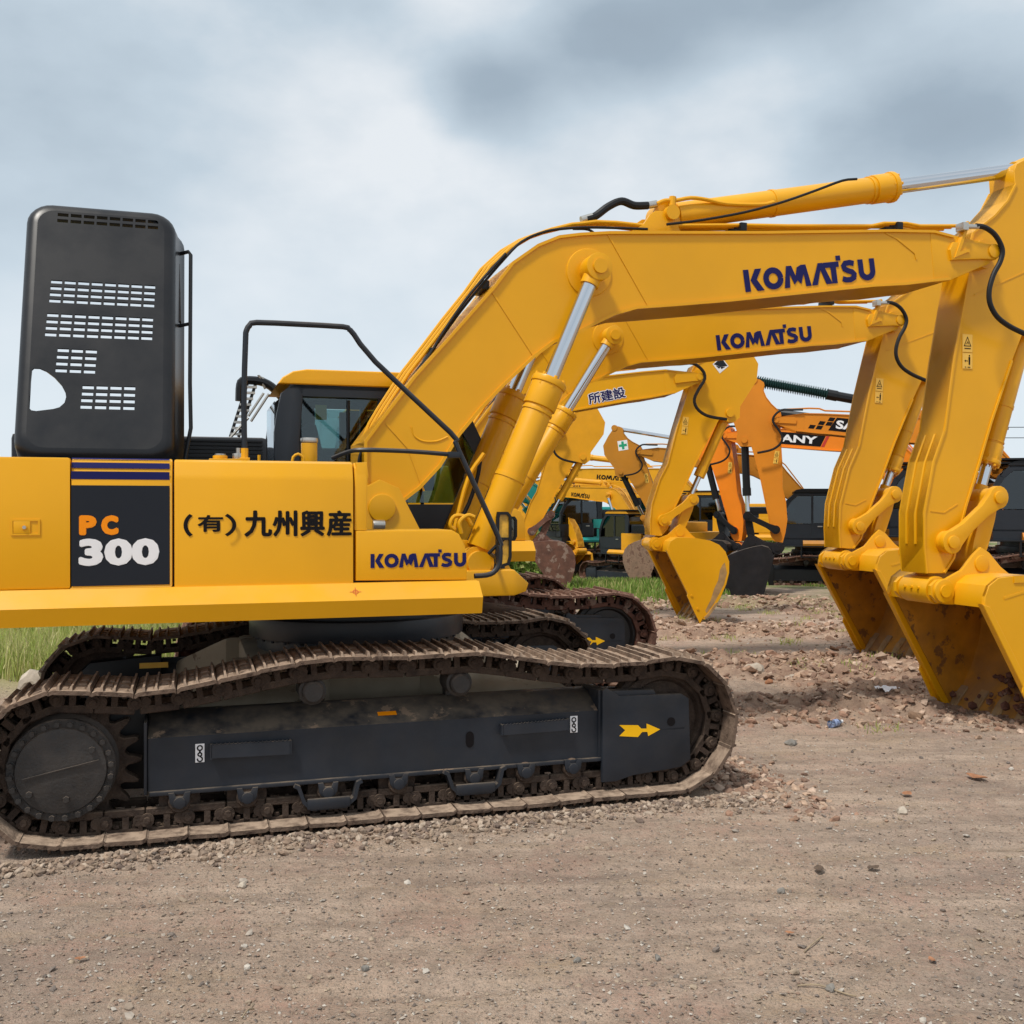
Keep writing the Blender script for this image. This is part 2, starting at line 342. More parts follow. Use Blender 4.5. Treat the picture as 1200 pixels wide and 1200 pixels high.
def resample(P, n):
    P = P + [P[0]]; s = [0]
    for a, b in zip(P, P[1:]): s.append(s[-1] + math.hypot(b[0]-a[0], b[1]-a[1]))
    L_ = s[-1]; out = []
    def at(t):
        t %= L_; k = next(i for i in range(1, len(s)) if s[i] >= t); f = (t-s[k-1])/max(1e-9, s[k]-s[k-1]); a, b = P[k-1], P[k]
        return (a[0]+(b[0]-a[0])*f, a[1]+(b[1]-a[1])*f)
    h = L_/n
    for i in range(n):
        a = at(i*h); b = at(i*h+h); out.append(((a[0]+b[0])/2, (a[1]+b[1])/2, math.atan2(b[1]-a[1], b[0]-a[0]), math.hypot(b[0]-a[0], b[1]-a[1])))
    return out, h
def seg_matrix(x, y, z, ang):       # local x along the track, local z outward
    X = Vector((math.cos(ang), 0, math.sin(ang))); Z = Vector((math.sin(ang), 0, -math.cos(ang))); Y = Z.cross(X)
    m = Matrix((X, Y, Z)).transposed().to_4x4(); m.translation = (x, y, z); return m
def shoe_mb(b, h, w=.30, m=None):
    """one three-bar shoe: plate, lip, bars with slanted ends"""
    n0 = len(b.bm.verts)
    prof = [(-h/2+.004, -.026), (-h/2+.004, .000), (-h/2+.014, .006), (h/2-.022, .006), (h/2-.002, -.004), (h/2+.004, -.020), (h/2-.002, -.028), (h/2-.022, -.018), (-h/2+.014, -.018)]
    b.prism(prof, -w, w)
    for gx, gh, gw in ((-h/2+.018, .032, .011), (-.004, .026, .010), (h/2-.05, .030, .011)):
        vs = bmesh.ops.create_cube(b.bm, size=1)['verts']
        for v in vs:
            top = v.co.z > 0; e = v.co.y
            v.co = Vector((gx + v.co.x*2*(gw*.55 if top else gw), e*2*(w-(.022 if top else .002)), gh if top else .0))
    # packed dirt between the bars
    for x0, x1 in ((-h/2+.03, -.016), (.008, h/2-.062)):
        k = 7
        for i in range(k):
            y0 = -w+.05 + (2*w-.1)*i/k; y1 = y0+(2*w-.1)/k*.97; hh = .007+.010*((i*37) % 5)/5
            vs = bmesh.ops.create_cube(b.bm, size=1)['verts']
            for v in vs: v.co = Vector(((x0+x1)/2+v.co.x*(x1-x0)*(1 if v.co.z < 0 else .6), (y0+y1)/2+v.co.y*(y1-y0)*(1 if v.co.z < 0 else .75), hh if v.co.z > 0 else .002))
    if m is not None:
        b.bm.verts.ensure_lookup_table(); bmesh.ops.transform(b.bm, matrix=m, verts=b.bm.verts[n0:])
def link_mb(b, h, m=None, simple=False):
    n0 = len(b.bm.verts)
    for s in (-1, 1):
        ya, yb = s*.095, s*.135
        b.box(-h/2-.006, h/2-.012, ya, yb, -.150, -.105, .006 if not simple else 0, 1)        # running rail
        if simple: b.box(-h/2, h/2-.05, ya, yb, -.105, -.02); continue
        b.box(-.022, .014, ya, yb, -.107, -.020)
        b.box(-h/2+.0, -h/2+.03, ya, yb, -.107, -.020); b.box(h/2-.05, h/2-.025, ya, yb, -.107, -.020)
        b.box(-h/2, h/2-.03, ya, yb, -.035, -.020)
        for x, r, e in ((-h/2, .040, 0), (h/2-.045, .034, -.006)): b.cyl((x, ya, -.082), (x, yb+s*(.012+e), -.082), r, 12)
        b.cyl((-h/2, yb, -.082), (-h/2, yb+s*.026, -.082), .020, 8)
        for x in (-.055, .045): b.cyl((x, (ya+yb)/2, -.04), (x, (ya+yb)/2, -.058), .016, 6)
    b.cyl((-h/2, -.1, -.082), (-h/2, .1, -.082), .026, 8)
    if m is not None:
        b.bm.verts.ensure_lookup_table(); bmesh.ops.transform(b.bm, matrix=m, verts=b.bm.verts[n0:])
_cache = {}
def cached(key, fn):
    if key not in _cache: _cache[key] = fn()
    return _cache[key]
def undercarriage(root, lod, m_shoe, m_link, m_frame, dx=0, marks=True, C0={}):
    T0 = Matrix.Translation((dx, 0, 0))
    segs, h = resample(track_path(), 46)
    for s in (-1, 1):
        yc = s*1.29
        S = Matrix.Translation((dx, 0, 0)) @ (Matrix.Identity(4) if s < 0 else Matrix.Diagonal((1, -1, 1, 1)))
        # all shapes are drawn for the right-hand side (y<0) and mirrored for the other
        def D(b, name, m, par, **k):
            b.bm.transform(S)
            if s > 0: bmesh.ops.reverse_faces(b.bm, faces=b.bm.faces[:])
            return b.done(name, m, par, **k)
        fr = MB()
        side = [(-1.453,0.284),(-1.453,0.598),(-0.917,0.588),(0.668,0.604),(1.392,0.646),(1.442,0.323)]
        back = -1.20
        fr.prism([(-1.43, .287), (-1.13, .287), (-1.13, .715), (-1.21, .715), (-1.43, .604)], -1.453, 1.40, .018, axis='x') if lod > 1 else fr.prism([(-1.43, .287), (-1.13, .287), (-1.13, .715), (-1.43, .604)], -1.453, 1.40, 0, axis='x')
        fr.box(-1.44, 1.40, -1.455, -1.425, .268, .292, .004)                 # bottom flange
        fr.box(-1.470, -1.453, -1.44, -1.12, .275, .70, .004)
        frame = D(fr, 'track_frame', m_frame, root)
        yk = MB()
        yk.prism([(1.40, .13), (1.40, .74), (1.43, .76), (1.52, .70), (1.98, .69), (2.035, .655), (2.05, .24), (1.98, .19), (1.62, .16), (1.50, .13)], -1.475, -1.435, .008)
        yk.prism([(1.40, .13), (1.40, .74), (1.43, .76), (1.52, .70), (1.98, .69), (2.035, .655), (2.05, .24), (1.98, .19), (1.62, .16), (1.50, .13)], -1.145, -1.105, .008)
        yk.box(1.385, 1.44, -1.44, -1.14, .28, .74, .006); yk.prism([(1.44, .69), (1.80, .69), (1.78, .725), (1.47, .735)], -1.46, -1.38, .006)
        yk.box(1.8, 2.0, -1.475, -1.44, .45, .46, 0)
        D(yk, 'idler_guard', m_frame, frame)
        idl = MB(); c = (1.89, .50)
        idl.lathe([(.06, -1.42), (.10, -1.42), (.10, -1.36), (.26, -1.34), (.28, -1.375), (.335, -1.375), (.337, -1.345), (.372, -1.34), (.372, -1.24), (.337, -1.235), (.335, -1.205), (.28, -1.205), (.26, -1.24), (.10, -1.22), (.06, -1.2)], c[0], c[1], 40 if lod > 1 else 20)
        D(idl, 'idler_wheel', M['link'] if m_shoe is M['shoe'] else M['hub'], frame)
        sp = MB(); c = (-1.91, .462); n = 21; pts = []
        for k in range(n):
            a = 2*math.pi*k/n
            for da, r in ((-.44, .335), (-.26, .352), (-.13, .405), (-.05, .425), (.05, .425), (.13, .405), (.26, .352), (.44, .335)): pts.append((c[0]+r*math.cos(a+da*2*math.pi/n*1.0), c[1]+r*math.sin(a+da*2*math.pi/n)))
        sp.prism(pts, -1.33, -1.25, .004 if lod > 1 else 0, seg=1)
        D(sp, 'sprocket', M['link'], frame)
        hb = MB()
        hb.lathe([(.300, -1.30), (.300, -1.335), (.275, -1.35), (.275, -1.42), (.292, -1.43), (.292, -1.462), (.285, -1.47), (.248, -1.47), (.240, -1.488), (.20, -1.494), (.05, -1.498)], c[0], c[1], 48 if lod > 1 else 20)
        if lod > 1:
            for k in range(24):
                a = 2*math.pi*(k+.3)/24; x, z = c[0]+.266*math.cos(a), c[1]+.266*math.sin(a)
                hb.cyl((x, -1.46, z), (x, -1.500, z), .016, 6); hb.cyl((x, -1.46, z), (x, -1.476, z), .024, 12)
            for a, r in ((35, .20), (215, .20), (280, .16)): x, z = c[0]+r*math.cos(R(a)), c[1]+r*math.sin(R(a)); hb.cyl((x, -1.49, z), (x, -1.515, z), .018, 6)
            hb.prism([(c[0]-.2, c[1]-.030), (c[0]+.2, c[1]+.052), (c[0]+.2, c[1]+.056), (c[0]-.2, c[1]-.026)], -1.51, -1.50)
        D(hb, 'drive_hub', M['hub'], frame)
        tm = MB(); tm.prism([(-2.06, .26), (-2.12, .40), (-2.10, .60), (-1.98, .72), (-1.44, .76), (-1.44, .24)], -1.165, -1.01, .02 if lod > 1 else 0)
        D(tm, 'travel_motor_cover', M['black'], frame)
        for (x, z) in [(-1.272, .232), (-.885, .228), (-.405, .222), (.033, .238), (.523, .235), (.872, .243), (1.197, .246)]:
            rl = MB(); rl.lathe([(.02, -1.452), (.058, -1.452), (.064, -1.44), (.064, -1.40), (.118, -1.395), (.120, -1.37), (.088, -1.365), (.088, -1.22), (.108, -1.21), (.105, -1.17), (.05, -1.16)], x, z-.01, 20 if lod > 1 else 10)
            D(rl, 'bottom_roller', M['link'], frame)
            if lod > 1:
                cp = MB(); cp.prism([(x-.062, z+.05), (x-.055, z-.008), (x-.034, z-.036), (x+.034, z-.036), (x+.055, z-.008), (x+.062, z+.05), (x+.03, z+.05), (x+.02, z+.025), (x-.02, z+.025), (x-.03, z+.05)], -1.465, -1.435, .004)
                cp.cyl((x, -1.45, z-.01), (x, -1.475, z-.01), .035, 12, bev=.004)
                D(cp, 'roller_bracket', M['frame'], frame)
        if lod > 1:
            for x, z in ((-.405, .222), (.523, .235)):
                g = MB(); g.ribbon([(x-.20, z+.06), (x-.17, z+.045), (x-.14, z-.045), (x-.10, z-.085), (x+.10, z-.085), (x+.15, z-.045), (x+.17, z+.045), (x+.20, z+.06)], .022, -1.49, -1.41)
                g.box(x-.13, x+.13, -1.50, -1.47, z-.10, z-.035, .01)
                D(g, 'track_guard', M['frame'], frame)
        for x, z in ((-.492, .845), (.439, .848)):
            cr = MB(); cr.lathe([(.03, -1.455), (.055, -1.455), (.066, -1.445), (.068, -1.40), (.085, -1.395), (.085, -1.20), (.068, -1.19), (.04, -1.15)], x, z-.02, 24 if lod > 1 else 10)
            cr.box(x-.04, x+.04, -1.19, -1.10, .66, z+.02)
            D(cr, 'carrier_roller', M['hub'], frame)
        if lod > 1:
            for pts in ([(-1.094,0.553),(-0.632,0.547),(-0.632,0.464),(-1.094,0.472)], [(0.708,0.556),(1.16,0.567),(1.16,0.494),(0.708,0.49)]):
                st = MB(); (a, b_, c_, d_) = pts
                st.prism([a, b_, c_, d_], -1.475, -1.465)
                for p in (a, b_): st.box(p[0]-.006, p[0]+.006, -1.475, -1.425, min(d_[1], c_[1]), p[1])
                x = a[0]
                while x < b_[0]-.02:
                    z = a[1]+(b_[1]-a[1])*(x-a[0])/(b_[0]-a[0]); st.prism([(x, z-.004), (x+.009, z+.008), (x+.018, z-.004)], -1.475, -1.467); x += .024
                D(st, 'grip_step', m_frame, frame)
            ho = MB(); hx, hz = (0.5,0.469); ho.prism([(hx+u, hz+v) for u, v in arc(0, .022, .026, .030, 0, 180, 8)+arc(0, -.022, .026, .030, 180, 360, 8)], -1.4345, -1.40); D(ho, 'frame_hole_shade', M['ink'], frame)  # solid black inlay, painted-in darkness of the frame hole
            ho = MB(); hx, hz = (1.901,0.505); ho.prism(arc(hx, hz, .030, .030, 0, 337, 15), -1.4775, -1.45); D(ho, 'guard_hole_shade', M['ink'], frame)  # black disc drawn for the shade inside the guard hole, nothing is cut
            if s > 0 and marks and C0.get('label'):
                cx, cz = (-1.497,0.68); decal('service_sticker', [[(-.11, -.022), (.11, -.022), (.11, .022), (-.11, .022)]], (cx, 1.005, cz), (1, 0, 0), (0, 0, 1), M['cream'], frame)
            if s < 0:
                if marks:
                    for st in ("234,883", "673,849"):
                        cx, cz = (-1.157,0.5) if st[0] == '2' else (1.212,0.522)
                        decal('hook_sticker', [[(-.026, -.055), (.026, -.055), (.026, .055), (-.026, .055)]], (cx+dx, -1.4345, cz), (1, 0, 0), (0, 0, 1), M['white'], frame)
                        hk = stroke(arc(0, .030, .014, .014, 0, 360, 12), .008) + stroke([(0, .016), (0, 0)], .01) + stroke(arc(0, -.008, .011, .010, 0, 360, 10), .008) + stroke([(0, -.018)] + arc(0, -.036, .014, .014, 70, -200, 10), .008)
                        decal('hook_symbol', hk, (cx+dx, -1.4355, cz), (1, 0, 0), (0, 0, 1), M['ink'], frame)
                    cx, cz = (-0.02,0.648); decal('service_sticker', [[(-.06, -.02), (.06, -.02), (.06, .02), (-.06, .02)]], (cx+dx, -1.345, .651), (1, 0, 0), (0, .89, .45), M['orange_v'], frame)
                ar = [(1.519,0.432),(1.562,0.469),(1.519,0.506),(1.655,0.497),(1.68,0.472),(1.718,0.47),(1.718,0.504),(1.819,0.458),(1.73,0.418),(1.724,0.447),(1.686,0.449),(1.655,0.417)]
                decal('arrow_sticker', [ar], (dx, -1.4775, 0), (1, 0, 0), (0, 0, 1), M['yv'], frame)
        # shoes and links
        if lod > 1:
            sm = cached(('shoe', m_shoe.name), lambda: (lambda b: (shoe_mb(b, h), b.mesh('track_shoe', m_shoe, None, 18))[1])(MB()))
            lm = cached(('link', m_link.name), lambda: (lambda b: (link_mb(b, h), b.mesh('track_link', m_link))[1])(MB()))
            for i, (x, z, a, l) in enumerate(segs):
                j = random.uniform(-.05, .05)
                link('track_shoe', sm, frame, mtx=seg_matrix(x+dx, yc+j*.15, z+abs(j)*.06, a+j*.7) @ Matrix.Scale(l/h, 4, (1, 0, 0)))
                link('track_link', lm, frame, mtx=seg_matrix(x+dx, yc, z, a) @ Matrix.Scale(l/h, 4, (1, 0, 0)))
        else:
            p1 = MB(); p1.box(-h/2, h/2, -.3, .3, -.02, .004); p1.box(-h/2+.01, -h/2+.03, -.29, .29, .004, .03); p1.box(h/2-.06, h/2-.045, -.29, .29, .004, .026)
            p2 = MB(); link_mb(p2, h, None, True)
            for nm, p, mm in (('track_shoes', p1, m_shoe), ('track_chain', p2, m_link)):
                pm = p.mesh('piece', mm); b = MB()
                for x, z, a, l in segs:
                    n0 = len(b.bm.verts); b.bm.from_mesh(pm); b.bm.verts.ensure_lookup_table(); bmesh.ops.transform(b.bm, matrix=T0 @ seg_matrix(x, yc, z, a), verts=b.bm.verts[n0:])
                b.done(nm, mm, frame)['kind'] = 'stuff'; bpy.data.meshes.remove(pm)
    # car body between the tracks
    cb = MB()
    cb.box(-.85, .85, -.80, .80, .55, .93, .05)
    for sx in (-1, 1):
        for sy in (-1, 1):
            vs = bmesh.ops.create_cube(cb.bm, size=1)['verts']
            for v in vs:
                o = v.co.y > 0; u = v.co.z > 0; w = v.co.x > 0
                y = (1.16 if o else .55)*sy; z = (.69 if o else .95) if u else (.34 if o else .5); x = sx*((1.35 if w else .62) if o else (.95 if w else .1))
                v.co = Vector((x, y, z))
            bmesh.ops.recalc_face_normals(cb.bm, faces=list({f for v in vs for f in v.link_faces}))
            cb._bev({e for v in vs for e in v.link_edges}, .05, 2)
    cb.bm.transform(T0); cb.done('centre_frame', M['dusty'] if m_shoe is M['shoe'] else M['rustpale'], root)
    sr = MB(); sr.cyl((dx, 0, .90), (dx, 0, 1.02), .74, 40); sr.cyl((dx, 0, 1.02), (dx, 0, 1.17), .80, 40, bev=.01); sr.cyl((dx, 0, 1.17), (dx*.0+dx, 0, 1.30), .70, 40)
    for k in range(36):
        a = 2*math.pi*k/36; sr.cyl((dx+.76*math.cos(a), .76*math.sin(a), 1.0), (dx+.76*math.cos(a), .76*math.sin(a), 1.02), .014, 6)
    sr.done('slewing_ring', M['charcoal'], root)

# ------------------------------------------------------------------ boom, arm, bucket
PF, PC, PT, PA, PB, PK, PL1, PL2, PL3 = (.112, 1.956), (1.764, 3.795), (5.623, 4.244), (6.30, 5.15), (6.30, 3.69), (5.154, 1.22), (5.255, 1.652), (5.761, 2.051), (5.572, 1.456)
PAF = (2.551, 4.371)
def isect(a, ra, b, rb):
    dx, dz = b[0]-a[0], b[1]-a[1]; D = math.hypot(dx, dz); m = (ra*ra-rb*rb+D*D)/(2*D); h = math.sqrt(max(ra*ra-m*m, 0)); u = (dx/D, dz/D)
    return (a[0]+u[0]*m-u[1]*h, a[1]+u[1]*m+u[0]*h)
def cylinder(root, name, p0, p1, y, r, rr, frac, m, rodm=None, lod=1, boot=None, pipe=True):
    a, c = Vector(v3(p0, y)), Vector(v3(p1, y)); d = (c-a).normalized(); L_ = (c-a).length; e = a+d*L_*frac
    b = MB(); n = 24 if lod > 1 else 10
    b.cyl(a+d*r, e, r, n, bev=.006 if lod > 1 else 0); b.cyl(e-d*r*1.9, e+d*.02, r*1.13, n, bev=.006 if lod > 1 else 0)
    b.cyl(a+Vector((0, -r*.75, 0)), a+Vector((0, r*.75, 0)), r*1.1, n)
    if lod > 1:
        b.cyl(e-d*r*2.3, e-d*r*2.15, r*1.07, n)
        side = Vector((0, 1, 0)).cross(d)
        if pipe:
            o = side*(r+.035)
            b.tube([a+d*.30+side*r*.8, a+d*.34+o, e-d*.12+o, e-d*.08+side*r*.8], .020, 8)
        b.cyl(e-d*L_*.33, e-d*L_*.33+d*.03, r*1.06, n); b.cyl(e-d*r*.3, e+d*.012, r*1.22, n, bev=.005)
        for k in range(8):
            q = 2*math.pi*k/8; w = side*math.cos(q)+Vector((0, 1, 0))*math.sin(q); b.cyl(e+w*r*1.03-d*.06, e+w*r*1.03+d*.036, .014, 6)
    cy = b.done(name, m, root)
    b = MB(); b.cyl(e, c-d*r*.9, rr, n) if boot is None else b.cyl(e, c-d*r*.9, rr*1.3, n)
    if boot is not None:
        L2 = (c-e).length; k = int(L2/.055)
        for i in range(k): q = e+d*(.02+i*.055); b.cyl(q, q+d*.03, rr*2.3, n, r2=rr*1.7)
    b.done('piston_rod', boot or rodm or M['chrome'], cy)
    b = MB(); b.cyl(c+Vector((0, -r*.7, 0)), c+Vector((0, r*.7, 0)), r*.95, n, bev=.008 if lod > 1 else 0); b.cyl(c-d*r*1.3, c-d*r*.5, rr*1.25, n)
    b.cyl(c+Vector((0, -r*.7-.02, 0)), c+Vector((0, r*.7+.02, 0)), r*.5, n); b.done('rod_eye', m, cy)
    return cy
def warn_label(root, x, z, y, sd, xf, s=1.0):
    ux = (1, 0, 0) if sd < 0 else (-1, 0, 0); uy = (0, 0, 1)
    o = lambda k: (x, y+sd*k, z)
    a = decal('warning_label', [[(-.055, -.01), (.055, -.01), (.055, .15), (-.055, .15)], [(-.055, -.16), (.055, -.16), (.055, -.02), (-.055, -.02)]], o(.002), ux, uy, M['cream'], root, xf, s)
    if s:
        decal('warning_symbol', stroke([(-.036, .045), (0, .125), (.036, .045), (-.040, .045)], .007)+stroke([(-.012, .06), (.004, .085), (.014, .06)], .006)+[[(-.035, .018), (.035, .018), (.035, .026), (-.035, .026)]]
              + [[(.012, -.125), (.028, -.125), (.030, -.055), (.010, -.055)], [(.014, -.05), (.027, -.05), (.027, -.036), (.014, -.036)], [(-.035, -.09), (.002, -.086), (.002, -.094)], [(-.035, -.09), (-.02, -.078), (-.02, -.102)]]
              + [[(-.03, -.15), (-.015, -.15), (-.015, -.143), (-.03, -.143)], [(.0, -.15), (.03, -.15), (.03, -.143), (.0, -.143)]],
              o(.004), ux, uy, M['ink'], root, xf, s)
def front(root, C, lod):
    db, da, dk = C.get('pose', (0, 0, 0)); my = C['paint']; sd = C['side']
    B = rot2(PF, db); A = B @ rot2(PT, da); K = A @ rot2(PK, dk); KB = K @ Matrix.Translation((PK[0], 0, PK[1])) @ Matrix.Diagonal((C.get('bs', 1), C.get('bs', 1), C.get('bs', 1), 1)) @ Matrix.Translation((-PK[0], 0, -PK[1]))
    big = lod > 1
    # ---- boom
    up = [(0.031,1.944),(-0.001,2.193),(-0.001,2.442),(0.125,2.613),(0.367,2.935),(0.659,3.266),(0.972,3.625),(1.128,3.83),(1.334,3.982),(1.508,4.062),(1.684,4.096),(1.935,4.129),(3.345,4.243),(4.575,4.357),(5.0,4.384),(5.208,4.356)]
    lo = [(5.171,3.962),(5.0,3.936),(4.706,3.887),(4.384,3.852),(3.345,3.693),(2.965,3.635),(2.49,3.572),(2.169,3.533),(1.986,3.475),(1.806,3.385),(1.684,3.318),(1.473,3.228),(1.313,3.109),(1.073,2.885),(0.891,2.698),(0.725,2.501),(0.574,2.262),(0.418,2.096),(0.252,1.969),(0.194,1.9),(0.112,1.856)]
    b = MB(); body = up + lo
    b.prism(body, -.312, .312, .004 if big else 0, seg=1)
    b.ribbon(up, .022, -.333, .333); b.ribbon(lo, .024, -.333, .333)
    for s in (-1, 1):
        y0, y1 = s*.3135, s*.318
        if big:
            for q in ([(1.925,4.117),(2.285,3.555)], [(0.975,3.607),(1.316,3.124)], [(4.504,4.332),(4.626,4.29),(4.811,4.178),(4.829,4.12)], [(0.165,2.584),(0.337,2.398),(0.453,2.083)]):
                b.ribbon(q, .014, min(y0, y1), max(y0, y1))
            b.tube([v3(p, s*.312) for p in [(0.35,2.557),(0.375,2.488),(0.446,2.451),(0.544,2.453),(0.629,2.487)]], .007, 6, 4)
        b.lathe([(.02, s*.31), (.19, s*.31), (.185, s*.322), (.175, s*.324), (.02, s*.324)], PC[0], PC[1], 40)
        b.cyl((PC[0], s*.32, PC[1]), (PC[0], s*.40, PC[1]), .085, 24, bev=.01 if big else 0)
        # foot lugs
        b.lathe([(.02, s*.30), (.16, s*.30), (.16, s*.345), (.15, s*.355), (.02, s*.355)], PF[0]+.0, PF[1], 28)
        b.cyl((PF[0], s*.35, PF[1]), (PF[0], s*.375, PF[1]), .065, 20, bev=.006 if big else 0)
        # tip fork
        lug = [(5.153,4.224),(5.189,4.294),(5.409,4.304),(5.539,4.306),(5.651,4.3),(5.698,4.257),(5.689,4.203),(5.642,4.169),(5.52,4.168),(5.171,4.135)]
        b.prism(lug, s*.300, s*.345, .008 if big else 0)
        tp = [(4.963,4.384),(5.216,4.359),(5.372,4.341),(5.567,4.318),(5.641,4.286),(5.604,4.138),(5.418,4.064),(5.162,3.956),(5.008,3.939)]
        b.prism(tp, s*.255, s*.316, .006 if big else 0)
        b.cyl((PT[0], s*.34, PT[1]), (PT[0], s*.36, PT[1]), .062, 22, bev=.006 if big else 0)
        if big: b.ribbon([(5.354,4.473),(5.244,4.208),(5.308,4.236),(5.345,4.238)], .03, s*.30, s*.36)
    # arm cylinder bracket on top
    for s in (-1, 1): b.prism([(2.184,4.188),(2.305,4.26),(2.365,4.348),(2.411,4.38),(2.518,4.389),(2.595,4.312),(2.641,4.225)], s*.13-.02, s*.13+.02, .005 if big else 0)
    b.cyl((PAF[0], -.19, PAF[1]), (PAF[0], .19, PAF[1]), .06, 18)
    boom = b.done('boom', my, root, B)
    # lettering on the boom
    if C.get('boom_text') == 'logo':
        if sd < 0: p0, p1 = (3.144,3.724), (4.409,3.914)
        else: p1, p0 = (3.144,3.724), (4.409,3.914)
        for s in ((-1, 1) if big else (sd,)):
            q0, q1 = (p0, p1) if s == sd else (p1, p0)
            L_ = math.hypot(q1[0]-q0[0], q1[1]-q0[1]); ux = Vector(((q1[0]-q0[0])/L_, 0, (q1[1]-q0[1])/L_)); uy = Vector((-ux.z, 0, ux.x)) if s < 0 else Vector((ux.z, 0, -ux.x))
            if uy.z < 0: uy = -uy
            decal('maker_lettering', fitp(LOGO, L_, .235), v3(q0, s*.3165), ux, uy, M['navy'] if big else M['ink'], boom, B)
    elif C.get('boom_text') == 'kanji':
        P = bold(fitp(text_polys('所建設', 0), .66, .185), .006, .005); q0 = (3.62, 3.80)
        ux = Vector((.985, 0, .17)); uy = Vector((-.17, 0, .985))
        decal('painted_characters', P, v3(q0, -.3175), ux, uy, M['navy'], boom, B)
        P2 = [[(q[0], q[1], q[2]-.0012) for q in f] for f in bold(fitp(text_polys('所建設', 0), .66, .185), .020, .018)]
        decal('character_outline', P2, v3(q0, -.3170), ux, uy, M['white'], boom, B)
    elif C.get('boom_text') == 'sany':
        q0 = Vector((C['tx'], 0, 3.80+(C['tx']-3.0)*.145)); ux = Vector((-.988, 0, -.150)); uy = Vector((-.150, 0, .988)); s = sd
        o = lambda u, v, k: (q0+ux*u+uy*v)+Vector((0, s*(.3135+k), 0))
        w = C.get('tw', 1.02); hh = C.get('th', .20)
        bg = [[(-.12, -.06), (w+.10, -.06), (w+.22, hh+.06), (-.02, hh+.06)]]
        if C.get('checks'):
            bg = [[(-.16, -.06), (w+.1, -.06), (w+.2, hh+.06), (.0, hh+.06)]]
            for i, j in ((0, 0), (1, 0), (1, 1), (2, 1), (2, 2)):
                x = -.62+i*.17+j*.0; z = -.06+j*.11; bg.append([(x+j*.04, z), (x+.13+j*.04, z), (x+.17+j*.04, z+.09), (x+.04+j*.04, z+.09)])
        decal('lettering_panel', bg, o(0, 0, .002), ux, uy, M['ink'], boom, B)
        decal('maker_lettering', fitp(text_polys('SANY', .035), w, hh), o(0, 0, .005), ux, uy, M['white'], boom, B)
        if not C.get('checks'):
            decal('red_stripe', [[(w+.12, -.06), (w+.20, -.06), (w+.32, hh+.06), (w+.24, hh+.06)]], o(0, 0, .002), ux, uy, M['red'], boom, B)
    # hydraulic lines along the boom
    if big:
        top = [(0.084,2.205),(0.065,2.435),(0.123,2.583),(0.187,2.693),(0.37,2.976),(0.535,3.19),(0.702,3.414),(0.877,3.634),(1.014,3.828),(1.181,3.986),(1.335,4.084),(1.519,4.16),(1.692,4.214),(1.779,4.228),(1.896,4.252),(2.074,4.26),(2.344,4.255),(3.205,4.333),(3.655,4.363),(4.503,4.433),(4.626,4.466),(4.859,4.485),(5.004,4.474),(5.41,4.508)]
        for i, yy in enumerate((-.13, -.05, .05)):
            h_ = MB(); h_.tube([(p[0]-.012*i*(1 if p[0] < 1.9 else 0), yy, p[1]+.008*i) for p in top], .016, 8); h_.done('steel_pipe', my, boom, B)
        for q in ((0.966,3.679), (0.554,3.139), (3.213,4.312), (4.769,4.447)):
            h_ = MB(); h_.box(q[0]-.03, q[0]+.03, -.17, .10, q[1]-.035, q[1]+.035, .006); h_.done('pipe_clamp', M['black'], boom, B)
        for k, (yy, pts) in enumerate((( -.20, [(0.036,2.304),(0.062,2.481),(0.241,2.753),(0.488,3.082),(0.753,3.451),(0.929,3.671),(1.093,3.866),(1.245,4.022),(1.441,4.118),(1.641,4.161),(1.872,4.186),(2.316,4.209)]),
                                       (-.22, [(-0.024,2.228),(-0.018,2.329),(0.027,2.431),(0.142,2.599),(0.296,2.821),(0.479,3.059),(0.625,3.298),(0.792,3.542),(0.962,3.749),(1.113,3.918)]))):
            h_ = MB(); h_.tube([v3(p, yy) for p in pts], .011, 8, 4); h_.done('hydraulic_hose', M['rubber'], boom, B)
        h_ = MB(); h_.tube([v3(p, -.10) for p in [(1.825,4.274),(1.907,4.309),(2.018,4.394),(2.131,4.446),(2.244,4.421),(2.366,4.432)]], .032, 10, 5); h_.done('hydraulic_hose', M['rubber'], boom, B)
        h_ = MB(); 
        for a_, b_ in (((1.781,4.264), (1.877,4.299)), ((2.359,4.431), (2.443,4.453))): h_.cyl(v3(a_, -.10), v3(b_, -.10), .030, 12)
        h_.done('hose_fitting', M['steel'], boom, B)
        h_ = MB(); h_.tube([v3(p, -.12) for p in [(2.434,4.446),(2.511,4.481),(2.604,4.489),(2.744,4.523),(2.886,4.522),(3.078,4.503),(3.403,4.525),(3.527,4.557)]], .017, 8, 3); h_.cyl(v3((2.572,4.437), -.12), v3((2.58,4.516), -.12), .03, 10); h_.done('steel_pipe', my, boom, B)
        h_ = MB(); h_.tube([v3(p, -.17) for p in [(1.684,4.168),(1.815,4.172),(1.888,4.123),(1.932,4.052),(1.91,3.968)]], .011, 8, 4); h_.done('grease_hose', M['rubber'], boom, B)
        h_ = MB(); h_.tube([v3(p, -.24) for p in [(2.468,4.249),(2.776,4.309),(3.17,4.406),(3.535,4.524),(3.867,4.655),(4.121,4.76),(4.267,4.788)]], .011, 8, 3); h_.done('grease_hose', M['rubber'], boom, B)
        # hose from boom tip to the arm
        h_ = MB(); h_.tube([v3(p, -.38) for p in [(5.392,4.441),(5.494,4.434),(5.605,4.375),(5.68,4.259),(5.661,4.151),(5.586,4.025),(5.54,3.886),(5.549,3.765),(5.624,3.656),(5.755,3.579),(5.925,3.52),(6.078,3.474)]], .023, 10, 5); h_.done('hydraulic_hose', M['rubber'], boom, B)
